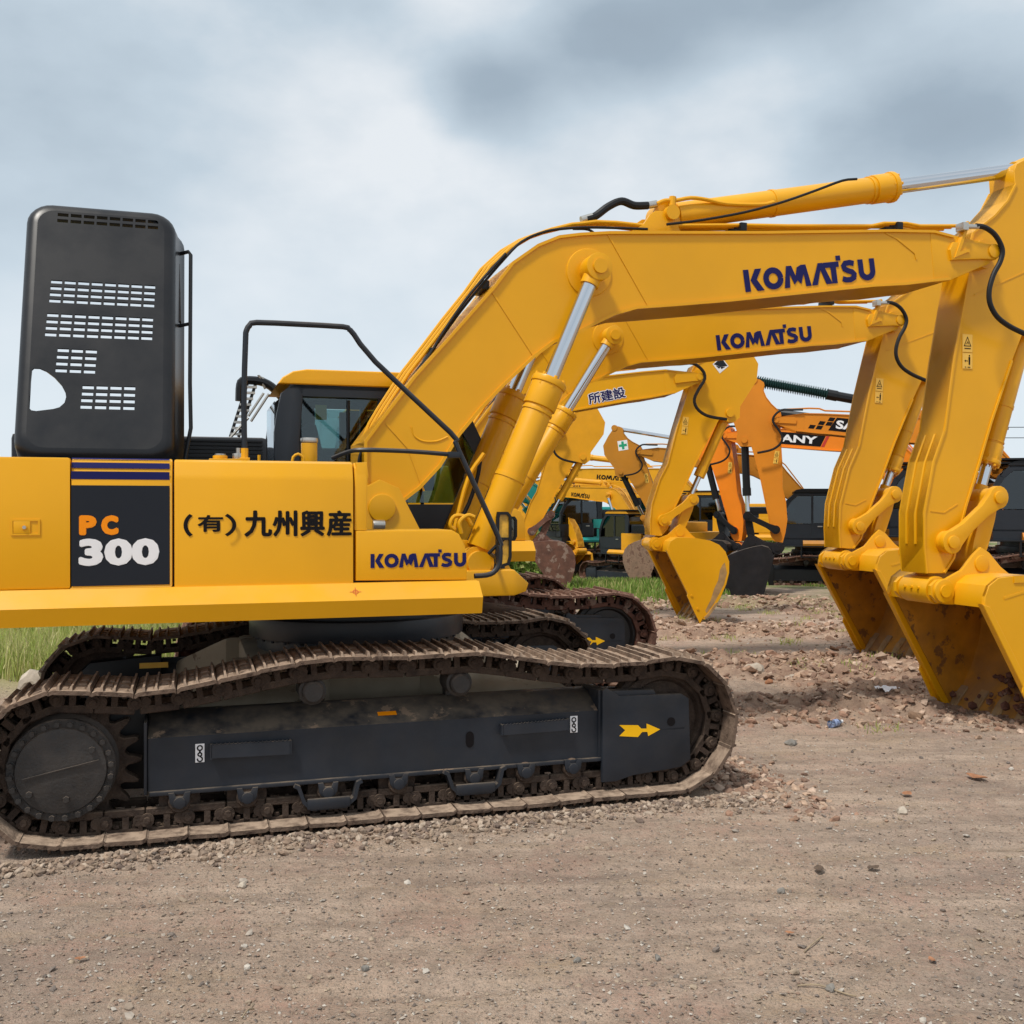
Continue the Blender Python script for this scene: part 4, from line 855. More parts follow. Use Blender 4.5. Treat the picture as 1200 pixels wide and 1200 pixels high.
def near_extras(root):
    b = MB(); b.tube([v3(p, -1.30) for p in [(-0.891,2.238),(-0.896,2.609),(-0.886,2.976),(-0.881,3.039),(-0.86,3.076),(-0.82,3.094),(-0.567,3.097),(-0.292,3.096),(-0.254,3.082),(-0.222,3.051),(-0.086,2.884),(0.406,2.444),(0.44,2.389),(0.463,2.323),(0.724,1.775),(0.742,1.702),(0.742,1.617),(0.73,1.567),(0.695,1.528),(0.648,1.512),(0.567,1.508)]], .0175, 10, 2)
    b.done('handrail', M['charcoal'], root)
    b = MB(); b.tube([v3(p, y) for p, y in zip([(-0.329,2.278),(-0.249,2.311),(-0.168,2.323),(0.135,2.318),(0.44,2.3)], (-1.1, -1.2, -1.28, -1.3, -1.3))], .015, 8, 3); b.box((0.417,2.3)[0]-.03, (0.44,2.3)[0]+.03, -1.32, -1.28, (0.44,2.3)[1]-.02, (0.44,2.3)[1]+.02, .004)
    b.done('handrail', M['charcoal'], root)
    x, z = (-0.892,2.242); b = MB(); b.box(x-.03, x+.03, -1.33, -1.27, 2.238, 2.262, .004); b.cyl((x, -1.3, 2.25), (x, -1.3, 2.32), .022, 10); b.done('rail_foot', my_y, root)
    # caps and lifting eyes on the deck
    b = MB(); b.box(-1.10, -.86, -1.15, -.95, 2.238, 2.262, .006); b.cyl((-1.03, -1.05, 2.26), (-1.03, -1.05, 2.285), .045, 16, bev=.004); b.done('filler_base', my_y, root)
    b = MB(); b.cyl((-.92, -1.05, 2.26), (-.92, -1.05, 2.30), .036, 16, bev=.004); b.cyl((-.92, -1.05, 2.30), (-.92, -1.05, 2.335), .014, 10); b.cyl((-1.03, -1.05, 2.285), (-1.03, -1.05, 2.296), .035, 16, bev=.003); b.done('filler_cap', M['steel'], root)
    for x in (-.80, -.56):
        b = MB(); pts = [(x-.035, -1.2, 2.24), (x-.03, -1.2, 2.275), (x, -1.2, 2.295), (x+.03, -1.2, 2.275), (x+.035, -1.2, 2.24)] if x > -.7 else [(x, -1.2, 2.24), (x, -1.2, 2.285)]; b.tube(pts, .009, 8, 2); b.done('lifting_eye', my_y, root)
    x = (-0.475,2.369)[0]; b = MB(); b.cyl((x, -1.05, 2.2), (x, -1.05, 2.375), .052, 24, bev=.004); b.done('fuel_filler', my_y, root)
    b = MB(); b.cyl((x, -1.05, 2.375), (x, -1.05, 2.408), .056, 24, bev=.010); b.done('fuel_cap', M['steel'], root)
    # slatted support rising behind the cab
    L0, L1, = (-0.88,2.578), (-0.735,3.047)
    b = MB()
    d = (L1[0]-L0[0], L1[1]-L0[1])
    for w in (0, .07): b.tube([(L0[0]+w, 1.52, L0[1]), (L1[0]+w, 1.52, L1[1])], .014, 6)
    b.done('slat_rail', M['black'], root)
    for k in range(9):
        t = (k+.5)/9; b = MB(); x = L0[0]+d[0]*t; z = L0[1]+d[1]*t; b.box(x-.01, x+.09, 1.50, 1.54, z-.010, z+.010); b.done('slat', M['steel'], root)
    b = MB(); b.tube([v3(p, 1.52) for p in [(-0.8,2.895),(-0.793,3.037),(-0.756,3.076),(-0.625,3.074),(-0.529,3.032),(-0.44,2.944)]], .038, 8, 3); b.done('bent_bracket', M['black'], root)
    b = MB()
    for q in ([(-0.727,2.762),(-0.596,2.969)], [(-0.705,2.717),(-0.551,2.963)], [(-0.581,3.007),(-0.64,3.126),(-0.596,3.097)], [(-0.88,2.571),(-0.727,2.747)]): b.tube([v3(p, 1.5) for p in q], .012, 6)
    b.done('stay_rod', M['steel'], root)
    # mirrors at the front right corner
    for k, (q, yy, m_) in enumerate((([(0.891,1.913),(0.949,1.913),(0.968,1.889),(0.968,1.608),(0.955,1.559),(0.898,1.542),(0.879,1.573),(0.885,1.883)], -.78, M['reflection_paint']), ([(1.479,1.867),(1.503,1.867),(1.518,1.845),(1.518,1.709),(1.503,1.68),(1.479,1.68),(1.471,1.71),(1.471,1.845)], .82, M['glass_d']))):
        b = MB(); b.ribbon(q, .014, yy-.012, yy+.02, closed=True, side=1); b.ribbon(q, .006, yy-.012, yy+.02, closed=True, side=-1)
        cxx = sum(p[0] for p in q)/8; czz = sum(p[1] for p in q)/8
        if k == 0: b.box(min(p[0] for p in q), max(p[0] for p in q), yy-.01, yy+.03, czz-.009, czz+.009); b.tube([(cxx, yy, czz), (cxx-.1, yy+.02, czz-.1), (1.0, -.45, 1.55)], .014, 6)
        else: b.tube([(cxx, yy, czz), (cxx-.1, yy, czz-.05), (1.15, .7, 1.7)], .012, 6)
        f_ = b.done('mirror_frame', M['black'], root)
        b = MB(); b.prism(q, yy+.004, yy+.010); b.done('mirror_glass', m_, f_)  # the first pane has its yellow reflection painted on
    # hoses at the boom foot and by the cylinders
    for st, yy, r, m_ in (([(0.719,1.548),(0.66,1.674),(0.686,1.799),(0.79,2.177),(0.915,2.368)], -.30, .017, my_y), ([(0.635,1.793),(0.602,1.831),(0.635,1.894),(0.719,1.887),(0.764,1.824)], -.50, .016, my_y), ([(0.673,1.768),(0.66,1.85),(0.719,1.9),(0.771,1.887)], -.55, .016, my_y),
                         ([(0.064,2.427),(0.014,2.376),(-0.011,2.269),(0.008,2.176)], -.2, .02, M['rubber']), ([(0.606,1.668),(0.791,1.924),(0.885,2.17),(0.912,2.313)], -.2, .016, M['rubber'])):
        b = MB(); b.tube([v3(p, yy) for p in st], r, 8, 4); b.done('hydraulic_hose' if m_ is not my_y else 'steel_pipe', m_, root)
    b = MB(); b.cyl(v3((0.043,1.834), -.44), v3((0.129,1.833), -.44), .035, 14, bev=.003); b.done('grease_fitting', M['steel'], root)
def raised_hood(root):
    W0, W1 = -2.235, -1.302; H = 1.84; D = .34
    CXm = (W0+W1)/2
    def rr(inset, y, flare=1.0, rad=.15, n=7):     # rounded-rectangle ring of the cover
        w = (W1-W0)/2*flare-inset; h = H/2*(1+(flare-1)*.25)-inset; r = max(.02, rad-inset*.6); P = []
        for cx, cz, a0 in ((w-r, h-r, 0), (-w+r, h-r, 90), (-w+r, -h+r, 180), (w-r, -h+r, 270)):
            for k in range(n): a = R(a0+90*k/(n-1)); P.append((CXm+(flare-1)*.35+cx+r*math.cos(a), y, H/2+cz+r*math.sin(a)))
        return P
    rb = .075
    rings = [rr(rb*(1-math.sin(R(t))), rb*(1-math.cos(R(t))), 1) for t in (0, 18, 36, 54, 72, 90)] + [rr(0, y, f) for y, f in ((.12, 1.012), (.20, 1.03), (.24, 1.05), (.26, 1.06), (.27, 1.065))]
    rings += [[(CXm+(p[0]-CXm)*.972, p[1]*.955+.014, H/2+(p[2]-H/2)*.985) for p in r_] for r_ in rings[::-1]]
    sh = MB(); V = [[sh.bm.verts.new(p) for p in r_] for r_ in rings]
    for a, b in zip(V, V[1:]):
        for k in range(len(a)): sh.bm.faces.new((a[k], a[(k+1) % len(a)], b[(k+1) % len(a)], b[k]))
    bmesh.ops.recalc_face_normals(sh.bm, faces=sh.bm.faces[:])
    shell = sh.mesh('shell', M['hood'])
    sl = MB(); sl.prism([(p[0], p[2]) for p in rings[0]], 0, .014)
    o = bpy.data.objects.new('raised_engine_hood', sl.mesh('slab', M['hood'])); COL.objects.link(o)
    # ventilation slots cut right through the sheet
    cm = MB()
    def grid(c, nx, ny):
        (a, b, c_, d) = c
        for j in range(ny):
            for i in range(nx):
                u = i/(nx-1); v = j/(ny-1); p = lerp(lerp(a, b, u), lerp(c_, d, u), v)
                cm.box(p[0]-.033, p[0]+.033, -.06, .06, p[1]-.0125, p[1]+.0125)
    grid([(p[0], p[1]-.022) for p in [(-2.009,1.758),(-1.449,1.76),(-2.01,1.712),(-1.45,1.715)]], 8, 2); grid([(-2.03,1.229),(-1.464,1.234),(-2.035,1.09),(-1.469,1.095)], 8, 4); grid([(-2.043,0.986),(-1.475,0.99),(-2.05,0.847),(-1.479,0.853)], 8, 4)
    grid([(-1.973,0.74),(-1.809,0.739),(-1.98,0.598),(-1.816,0.597)], 3, 4); grid([(-1.82,0.488),(-1.576,0.491),(-1.828,0.353),(-1.579,0.353)], 4, 4)
    cm.prism([(-2.136,0.608),(-2.104,0.608),(-2.064,0.589),(-2.017,0.55),(-1.973,0.496),(-1.95,0.447),(-1.945,0.416),(-1.953,0.377),(-1.98,0.346),(-2.015,0.333),(-2.11,0.316),(-2.138,0.32),(-2.152,0.338),(-2.153,0.408),(-2.149,0.517),(-2.146,0.595)], -.06, .06)
    co = bpy.data.objects.new('cut', cm.mesh('cut', M['black'])); COL.objects.link(co)
    bo = o.modifiers.new('b', 'BOOLEAN'); bo.object = co; bo.operation = 'DIFFERENCE'; bo.solver = 'EXACT'
    bpy.context.view_layer.update()
    me2 = bpy.data.meshes.new_from_object(o.evaluated_get(bpy.context.evaluated_depsgraph_get()))
    bm = bmesh.new(); bm.from_mesh(me2); bm.from_mesh(shell); bmesh.ops.remove_doubles(bm, verts=bm.verts[:], dist=2e-4); bm.to_mesh(me2); bm.free()
    o.modifiers.clear(); o.data = me2; me2.materials.clear(); me2.materials.append(M['hood']); me2.name = 'raised_engine_hood'
    me2.polygons.foreach_set('use_smooth', [True]*len(me2.polygons)); me2.set_sharp_from_angle(angle=R(35))
    bpy.data.objects.remove(co)
    lean = math.atan2(.6, 1.69)
    mt = Matrix.Translation((0, 6.75-7.78, 2.25)) @ Matrix.Rotation(-lean, 4, 'X')
    o.parent = root; o.matrix_local = mt
    hp = o
    b = MB(); x1 = W1+.045
    b.tube([(x1-.03, .22, H-.20), (x1+.035, .18, H-.20), (x1+.05, .17, H-.23), (x1+.045, .17, .62), (x1+.05, .17, .30), (x1+.0, .2, .02)], .013, 8, 1); b.tube([(x1-.04, .2, H-.78), (x1+.045, .17, H-.77)], .012, 8)
    g = b.done('hood_stay', M['black'], hp)
    b = MB(); b.prism([(x1-.035, H-.30), (x1-.022, H-.30), (x1-.012, H-.75), (x1-.03, H-.75)], .18, .27, .003, seg=1); b.done('seal_strip', M['hub'], hp)
    b = MB(); b.box(-2.0, -1.9, .26, .36, -.10, .1); b.box(-1.55, -1.45, .26, .36, -.10, .1); b.done('hinge', M['black'], hp)
    return o
my_y = M['yellow']

# ------------------------------------------------------------------ terrain height, shared by everything that stands on the ground
def _hash(ix, iy, s): 
    n = (ix*374761393 + iy*668265263 + s*1442695041) & 0xffffffff; n = ((n ^ (n >> 13))*1274126177) & 0xffffffff; return ((n ^ (n >> 16)) & 0xffff)/65535.0
def vnoise(x, y, s):
    x = np.asarray(x, float); y = np.asarray(y, float); ix = np.floor(x).astype(np.int64); iy = np.floor(y).astype(np.int64); fx = x-ix; fy = y-iy
    fx = fx*fx*(3-2*fx); fy = fy*fy*(3-2*fy)
    a = _hash(ix, iy, s); b = _hash(ix+1, iy, s); c = _hash(ix, iy+1, s); d = _hash(ix+1, iy+1, s)
    return (a+(b-a)*fx)*(1-fy)+(c+(d-c)*fx)*fy-.5
def sstep(a, b, x): t = np.clip((x-a)/(b-a), 0, 1); return t*t*(3-2*t)
CA, SA = math.cos(R(17.35)), math.sin(R(17.35))
def rough_zone(x, y):
    """how churned the ground is, 0..1"""
    z = sstep(1.0, 2.4, x-.02*y)*sstep(8.6, 10.5, y)*(1-sstep(21, 24, y))
    z = np.maximum(z, .55*sstep(10.5, 12, y)*(1-sstep(18, 22, y))*sstep(-9, -3, x)*0)
    m = vnoise(x*.45, y*.55, 3)+.5*vnoise(x*1.1, y*1.3, 4)
    return z*sstep(-.32, .18, m+.05)
def gh(x, y):
    x = np.asarray(x, float); y = np.asarray(y, float)
    h = -.6*sstep(24, 35, y)
    h = h + .05*vnoise(x*.25, y*.25, 1)*sstep(9, 16, y)
    h = h + .030*vnoise(x*.7, y*.8, 2) + .012*vnoise(x*2.3, y*2.6, 5)
    near = 1-sstep(9, 14, y)
    h = h + (.012*vnoise(x*5, y*8, 6)+.009*np.abs(vnoise(x*13, y*19, 7))+.0045*vnoise(x*37, y*43, 8))*(1-sstep(14, 20, y))
    rz = rough_zone(x, y)
    h = h + rz*(.15*vnoise(x*1.1, y*2.2, 9)+.13*np.abs(vnoise(x*3.0, y*4.6, 10))+.11*vnoise(x*7, y*9, 11)+.065*vnoise(x*16, y*18, 12))
    # shallow wheel marks running across the foreground
    u = x*.985+y*.17; v = -x*.17+y*.985
    for vc, w_ in ((3.0, .07), (3.22, .05), (3.42, .08), (3.75, .10), (4.15, .05), (4.95, .12), (5.35, .07)):
        h = h - .018*np.exp(-((v-vc-.06*vnoise(u*.6, vc, 15))/w_)**2)*(1+.8*vnoise(u*6, v*9, 14))
    # flattened where the near machine stands, with a crumbled berm along its near track
    mu = x*CA+y*SA-1.2; mv = -x*SA+y*CA-7.78
    on = sstep(-2.7, -2.4, mu)*(1-sstep(2.3, 2.7, mu))*sstep(-1.72, -1.60, mv)*(1-sstep(1.6, 1.75, mv))
    h = h*(1-on)+(.002)*on
    berm = np.exp(-((mv+1.70)/.08)**2)*sstep(-2.6, -2.2, mu)*(1-sstep(1.9, 2.5, mu))
    h = h + berm*(.010+.035*np.abs(vnoise(mu*5, mv*5, 21)))
    berm2 = np.exp(-(((mu-2.55)/.25)**2+((mv+1.1)/.6)**2)); h = h + berm2*(.02+.06*np.abs(vnoise(mu*4, mv*4, 22)))
    # slightly higher ground under the second machine
    m2u = x*.9638+(y-11.786)*.2667+.2; m2v = -(x+.725)*.2667+(y-11.786)*.9638
    h = h + .10*sstep(-3.2, -2.6, m2u)*(1-sstep(2.3, 3.0, m2u))*sstep(-2.15, -1.75, m2v)*(1-sstep(1.8, 2.4, m2v))
    # churned earth at the two nearest buckets
    for bx, by in ((4.9, 9.3), (5.9, 13.4)):
        h = h + np.exp(-(((x-bx)/.9)**2+((y-by)/.55)**2))*(.0+.05*np.abs(vnoise(x*5, y*5, 23)))
    return h

# ------------------------------------------------------------------ ground
def build_ground():
    def axis(lo, hi, step, far, g=1.22, grow0=None):
        a = list(np.arange(lo, hi+1e-6, step)); s = step; x = hi
        while x < far: s *= g; x += s; a.append(x)
        s = step; x = lo; pre = []
        while x > -far: s *= g; x -= s; pre.append(x)
        return np.array(pre[::-1]+a)
    xs = axis(-7, 8.5, .035, 1500); 
    ys = list(np.arange(2.2, 10, .028)); y = ys[-1]; s = .03
    while y < 1500: s = min(s*1.012, .09) if y < 24 else s*1.2; y += s; ys.append(y)
    y = 2.2; s = .03; pre = []
    while y > -60: s *= 1.4; y -= s; pre.append(y)
    ys = np.array(pre[::-1]+ys)
    X, Y = np.meshgrid(xs, ys); Z = gh(X, Y)
    co = np.stack([X, Y, Z], -1).reshape(-1, 3); nx, ny = len(xs), len(ys)
    i = np.arange(nx-1); j = np.arange(ny-1); I, J = np.meshgrid(i, j); a = (J*nx+I).ravel(); f = np.stack([a, a+1, a+nx+1, a+nx], -1).ravel()
    m = bpy.data.materials.new('dirt_ground'); m.use_nodes = True; nt = m.node_tree; N = nt.nodes; Lk = nt.links; b = N['Principled BSDF']
    geo = N.new('ShaderNodeNewGeometry'); P = geo.outputs['Position']
    def noise(sc, det=5, ro=.6, scl=None, dist=0):
        n = N.new('ShaderNodeTexNoise'); n.inputs['Scale'].default_value = sc; n.inputs['Detail'].default_value = det; n.inputs['Roughness'].default_value = ro; n.inputs['Distortion'].default_value = dist
        if scl:
            mp = N.new('ShaderNodeMapping'); mp.inputs[3].default_value = scl; mp.inputs[2].default_value = (0, 0, R(-9)); Lk.new(P, mp.inputs[0]); Lk.new(mp.outputs[0], n.inputs['Vector'])
        else: Lk.new(P, n.inputs['Vector'])
        return n.outputs[0]
    def mr(v, a_, b_, c=0, d=1):
        n = N.new('ShaderNodeMapRange'); Lk.new(v, n.inputs[0])
        for k, q in enumerate((a_, b_, c, d)): n.inputs[k+1].default_value = q
        return n.outputs[0]
    def mix(fac, a_, b_, mode='MIX'):
        n = N.new('ShaderNodeMixRGB'); n.blend_type = mode
        for k, v in enumerate((fac, a_, b_)):
            if hasattr(v, 'is_output'): Lk.new(v, n.inputs[k])
            elif isinstance(v, (int, float)): n.inputs[k].default_value = v
            else: n.inputs[k].default_value = (*v, 1)
        return n.outputs[0]
    c = mix(mr(noise(.55, 5), .38, .62), (.46, .325, .235), (.355, .265, .212))          # sandy / greyer dirt
    c = mix(mr(noise(1.6, 7, .68, (.28, 2.2, 1)), .46, .62, 0, .85), c, (.60, .450, .345))
    c = mix(mr(noise(2.6, 7, .7, (.25, 2.4, 1)), .54, .66, 0, .6), c, (.24, .168, .128))
    c = mix(mr(noise(2.2, 6, .7, (.5, 1.5, 1)), .52, .68, 0, .65), c, (.42, .295, .180))      # dry streaks along the wheel direction
    c = mix(mr(noise(1.4, 6, .7), .50, .64, 0, .8), c, (.44, .270, .205))           # reddish clay
    c = mix(mr(noise(7, 6, .75), .47, .68, 0, .60), c, (.150, .108, .080))
    c = mix(mr(noise(45, 4, .7), .35, .65, 0, .45), c, (.46, .38, .30))               # grit
    c = mix(mr(noise(90, 3, .7), .52, .66, 0, .6), c, (.105, .082, .066))
    v = N.new('ShaderNodeTexVoronoi'); v.inputs['Scale'].default_value = 38; Lk.new(P, v.inputs['Vector'])
    sepc = N.new('ShaderNodeSeparateColor'); Lk.new(v.outputs['Color'], sepc.inputs[0])
    st = mr(v.outputs['Distance'], .28, .12, 0, 1); st2 = N.new('ShaderNodeMath'); st2.operation = 'MULTIPLY'; Lk.new(st, st2.inputs[0]); Lk.new(mr(sepc.outputs[0], .72, .76), st2.inputs[1])
    c = mix(mr(st2.outputs[0], 0, 1, 0, .55), c, (.40, .355, .30))
    c = mix(mr(noise(.8, 7, .72, (.6, 1.3, 1)), .52, .64, 0, .55), c, (.235, .175, .140))
    an = N.new('ShaderNodeAttribute'); an.attribute_name = 'churn'
    c = mix(mr(an.outputs['Fac'], .1, .9, 0, .85), c, mix(mr(noise(3.2, 8, .72), .38, .62), (.22, .130, .092), (.46, .320, .225)))
    # grassy tint far off
    sp = N.new('ShaderNodeSeparateXYZ'); Lk.new(P, sp.inputs[0])
    gy = N.new('ShaderNodeMath'); gy.operation = 'MULTIPLY'; Lk.new(mr(sp.outputs[1], 19, 25), gy.inputs[0]); Lk.new(mr(noise(.25, 5), .36, .56), gy.inputs[1])
    c = mix(gy.outputs[0], c, (.13, .165, .05))
    # dry straw colour under the long grass on the left
    gx = N.new('ShaderNodeMath'); gx.operation = 'MULTIPLY'; Lk.new(mr(sp.outputs[0], -1.8, -4.2), gx.inputs[0]); Lk.new(mr(sp.outputs[1], 10.2, 11.8), gx.inputs[1])
    c = mix(mr(gx.outputs[0], 0, 1, 0, .8), c, (.34, .32, .14))
    Lk.new(c, b.inputs['Base Color']); b.inputs['Roughness'].default_value = .96; b.inputs['Specular IOR Level'].default_value = .25
    n1 = noise(26, 8, .72); n2 = noise(110, 4, .7)
    ad = N.new('ShaderNodeMath'); ad.operation = 'MULTIPLY_ADD'; Lk.new(n2, ad.inputs[0]); ad.inputs[1].default_value = .35; Lk.new(n1, ad.inputs[2])
    ad2 = N.new('ShaderNodeMath'); ad2.operation = 'MULTIPLY_ADD'; Lk.new(st2.outputs[0], ad2.inputs[0]); ad2.inputs[1].default_value = .3; Lk.new(ad.outputs[0], ad2.inputs[2])
    bp = N.new('ShaderNodeBump'); bp.inputs['Strength'].default_value = .9; bp.inputs['Distance'].default_value = .032; Lk.new(ad2.outputs[0], bp.inputs['Height']); Lk.new(bp.outputs[0], b.inputs['Normal'])
    me = fast_mesh('ground', co, f, 4, m, True)
    at = me.attributes.new('churn', 'FLOAT', 'POINT'); at.data.foreach_set('value', rough_zone(X, Y).ravel().astype(np.float32))
    tag(link('ground', me), kind='structure')
build_ground()

def multi_col(name, cols, rough=.9, var=.25, tr=0):
    m = bpy.data.materials.new(name); m.use_nodes = True; N = m.node_tree.nodes; Lk = m.node_tree.links; b = N['Principled BSDF']
    geo = N.new('ShaderNodeNewGeometry'); r = N.new('ShaderNodeValToRGB'); Lk.new(geo.outputs['Random Per Island'], r.inputs[0]); r.color_ramp.interpolation = 'CONSTANT' if not tr else 'LINEAR'
    e = r.color_ramp.elements; e[0].color = (*cols[0], 1); e[1].position = 1/len(cols); e[1].color = (*cols[1], 1)
    for i, c in enumerate(cols[2:]): q = e.new((i+2)/len(cols)); q.color = (*c, 1)
    n = N.new('ShaderNodeTexNoise'); n.inputs['Scale'].default_value = 30; n.inputs['Detail'].default_value = 5; Lk.new(geo.outputs['Position'], n.inputs['Vector'])
    mr = N.new('ShaderNodeMapRange'); Lk.new(n.outputs[0], mr.inputs[0]); mr.inputs[1].default_value = .3; mr.inputs[2].default_value = .7; mr.inputs[3].default_value = 1-var; mr.inputs[4].default_value = 1+var
    hs = N.new('ShaderNodeHueSaturation'); Lk.new(r.outputs[0], hs.inputs['Color']); Lk.new(mr.outputs[0], hs.inputs['Value']); Lk.new(hs.outputs[0], b.inputs['Base Color']); b.inputs['Roughness'].default_value = rough
    b.inputs['Specular IOR Level'].default_value = .25
    if tr:
        t = N.new('ShaderNodeBsdfTranslucent'); Lk.new(hs.outputs[0], t.inputs[0]); mx = N.new('ShaderNodeMixShader'); mx.inputs[0].default_value = tr; Lk.new(b.outputs[0], mx.inputs[1]); Lk.new(t.outputs[0], mx.inputs[2]); Lk.new(mx.outputs[0], N['Material Output'].inputs[0])
    return m
M['gravel'] = multi_col('mixed_gravel', [(.30, .235, .175), (.23, .18, .14), (.36, .31, .26), (.26, .175, .13), (.17, .14, .12), (.33, .26, .19), (.42, .38, .33), (.20, .165, .14), (.28, .22, .17)])
M['crumb'] = multi_col('crushed_earth', [(.30, .225, .165), (.22, .165, .125), (.35, .265, .20), (.26, .185, .135), (.17, .125, .10), (.40, .32, .25)])
M['clod'] = multi_col('dry_mud_clods', [(.33, .215, .15), (.26, .165, .115), (.40, .28, .20), (.21, .132, .095), (.37, .27, .20), (.30, .18, .125), (.46, .34, .26)])
ICO_V, ICO_F = [], []
def _ico():
    bm = bmesh.new(); bmesh.ops.create_icosphere(bm, subdivisions=1, radius=1); v = np.array([x.co[:] for x in bm.verts]); f = np.array([[q.index for q in x.verts] for x in bm.faces]); bm.free(); return v, f
ICO_V, ICO_F = _ico()
OCT_V = np.array([(1, 0, 0), (0, 1, 0), (-1, 0, 0), (0, -1, 0), (0, 0, 1)], float); OCT_F = np.array([(0, 1, 4), (1, 2, 4), (2, 3, 4), (3, 0, 4)])
def scatter(name, xs, ys, rs, m, V, F, flat=.6, jit=.28, sink=.3, smooth=False):
    rng = np.random.default_rng(len(xs)); n = len(xs); z = gh(xs, ys); k = len(V)
    a = rng.uniform(0, 2*math.pi, n); sx = rng.uniform(.65, 1.35, n); sy = rng.uniform(.65, 1.2, n); sz = rng.uniform(.6, 1.2, n)*flat
    tilt = rng.uniform(-.4, .4, (n, 2))
    v = V[None]*(1+rng.uniform(-jit, jit, (n, k, 1))) + rng.uniform(-jit, jit, (n, k, 3))*.5
    v = v*np.stack([sx, sy, sz], -1)[:, None]*rs[:, None, None]
    v[..., 2] += v[..., 0]*tilt[:, None, 0]+v[..., 1]*tilt[:, None, 1]
    x = v[..., 0]*np.cos(a)[:, None]-v[..., 1]*np.sin(a)[:, None]; y = v[..., 0]*np.sin(a)[:, None]+v[..., 1]*np.cos(a)[:, None]
    co = np.stack([x+xs[:, None], y+ys[:, None], v[..., 2]+z[:, None]+(rs*flat*(1-2*sink))[:, None]], -1).reshape(-1, 3)
    f = (F[None]+(np.arange(n)*k)[:, None, None]).reshape(-1)
    return tag(link(name, fast_mesh(name, co, f, 3, m, smooth)), kind='stuff')
def build_stones():
    rng = np.random.default_rng(5)
    # fine grit all over the foreground (dense near the camera)
    n = 60000; y = 2.7+8.5*rng.random(n)**1.7; x = (rng.random(n)*2-1)*(y*.55+.3)
    scatter('gravel', x, y, .0025+.0055*rng.random(n)**2.5*1.5, M['gravel'], OCT_V, OCT_F, .7, .25, .15)
    n = 3800; y = 2.8+13*rng.random(n)**1.3; x = (rng.random(n)*2-1)*(y*.55+.3)
    k = vnoise(x*.9, y*.9, 31)+.35*rng.random(n) > -.02; x, y = x[k], y[k]; n = len(x)
    scatter('pebbles', x, y, .006+.017*rng.random(n)**3.2, M['gravel'], ICO_V, ICO_F, .6, .22, .25)
    # crushed clods along the near track
    n = 5600; u = rng.uniform(-2.7, 2.6, n); v = -1.63-np.abs(rng.normal(0, .10, n))*(1+1.2*np.abs(vnoise(u*1.3, u*.2, 51))); 
    X = (u+1.2)*CA-(v+7.78)*SA; Y = (u+1.2)*SA+(v+7.78)*CA
    scatter('crushed_clods', X, Y, .004+.022*rng.random(n)**3.4, M['crumb'], ICO_V, ICO_F, .7, .25, .25)
    # churned mud on the right
    n = 34000; y = 9+14*rng.random(n)**1.25; x = rng.uniform(.6, 9, n); rz = rough_zone(x, y)
    k = rng.random(n) < rz*.8+.03; x, y = x[k], y[k]; n = len(x)
    scatter('mud_clods', x, y, .008+.050*rng.random(n)**4, M['clod'], ICO_V, ICO_F, .62, .28, .3)
    n = 900; y = 10+12*rng.random(n); x = rng.uniform(1.2, 8.5, n); k = rng.random(n) < rough_zone(x, y)*.9; x, y = x[k], y[k]; n = len(x)
    scatter('large_mud_clods', x, y, .05+.075*rng.random(n)**2, M['clod'], ICO_V, ICO_F, .5, .3, .42)
    n = 1500; a = rng.normal(0, 1, n); b_ = rng.normal(0, .55, n); w = rng.random(n) < .6
    x = np.where(w, 4.95+.75*a, 5.9+.8*a); y = np.where(w, 9.35+.5*b_, 13.4+.6*b_)
    scatter('bucket_spoil', x, y, .008+.03*rng.random(n)**2.5, M['clod'], ICO_V, ICO_F, .7, .28, .3)
    n = 800; u = rng.normal(2.55, .2, n); v = rng.normal(-1.2, .45, n); X = (u+1.2)*CA-(v+7.78)*SA; Y = (u+1.2)*SA+(v+7.78)*CA
    scatter('track_spoil', X, Y, .008+.03*rng.random(n)**2.5, M['clod'], ICO_V, ICO_F, .6, .28, .3)
build_stones()
M['grass'] = multi_col('grass_blades', [(.24, .33, .07), (.34, .42, .10), (.46, .48, .17), (.60, .54, .26), (.30, .40, .08), (.66, .57, .33), (.42, .46, .13)], .7, .2, .35)
M['grass_f'] = multi_col('fresh_grass_blades', [(.13, .23, .035), (.18, .30, .05), (.26, .36, .08), (.16, .26, .045), (.38, .37, .14)], .7, .2, .35)
def blades(name, x, y, h, w, m, lean=.45):
    rng = np.random.default_rng(len(x)); n = len(x); z = gh(x, y); a = rng.uniform(0, 2*math.pi, n); h = h*rng.uniform(.45, 1.25, n); b_ = rng.uniform(0, 2*math.pi, n); l = lean*rng.random(n)*h
    dx, dy = np.cos(a)*w/2, np.sin(a)*w/2; lx, ly = np.cos(b_)*l, np.sin(b_)*l
    q = lambda t, k: np.stack([x+lx*t*t+dx*k, y+ly*t*t+dy*k, z-.01+h*t*(1-.12*t)], -1)
    co = np.stack([q(0, 1), q(0, -1), q(.55, .75), q(.55, -.75), q(1, 0)], 1).reshape(-1, 3); o = np.arange(n)*5
    f = np.concatenate([np.stack([o, o+1, o+3], -1), np.stack([o, o+3, o+2], -1), np.stack([o+2, o+3, o+4], -1)]).ravel()
    return tag(link(name, fast_mesh(name, co, f, 3, m)), kind='stuff')
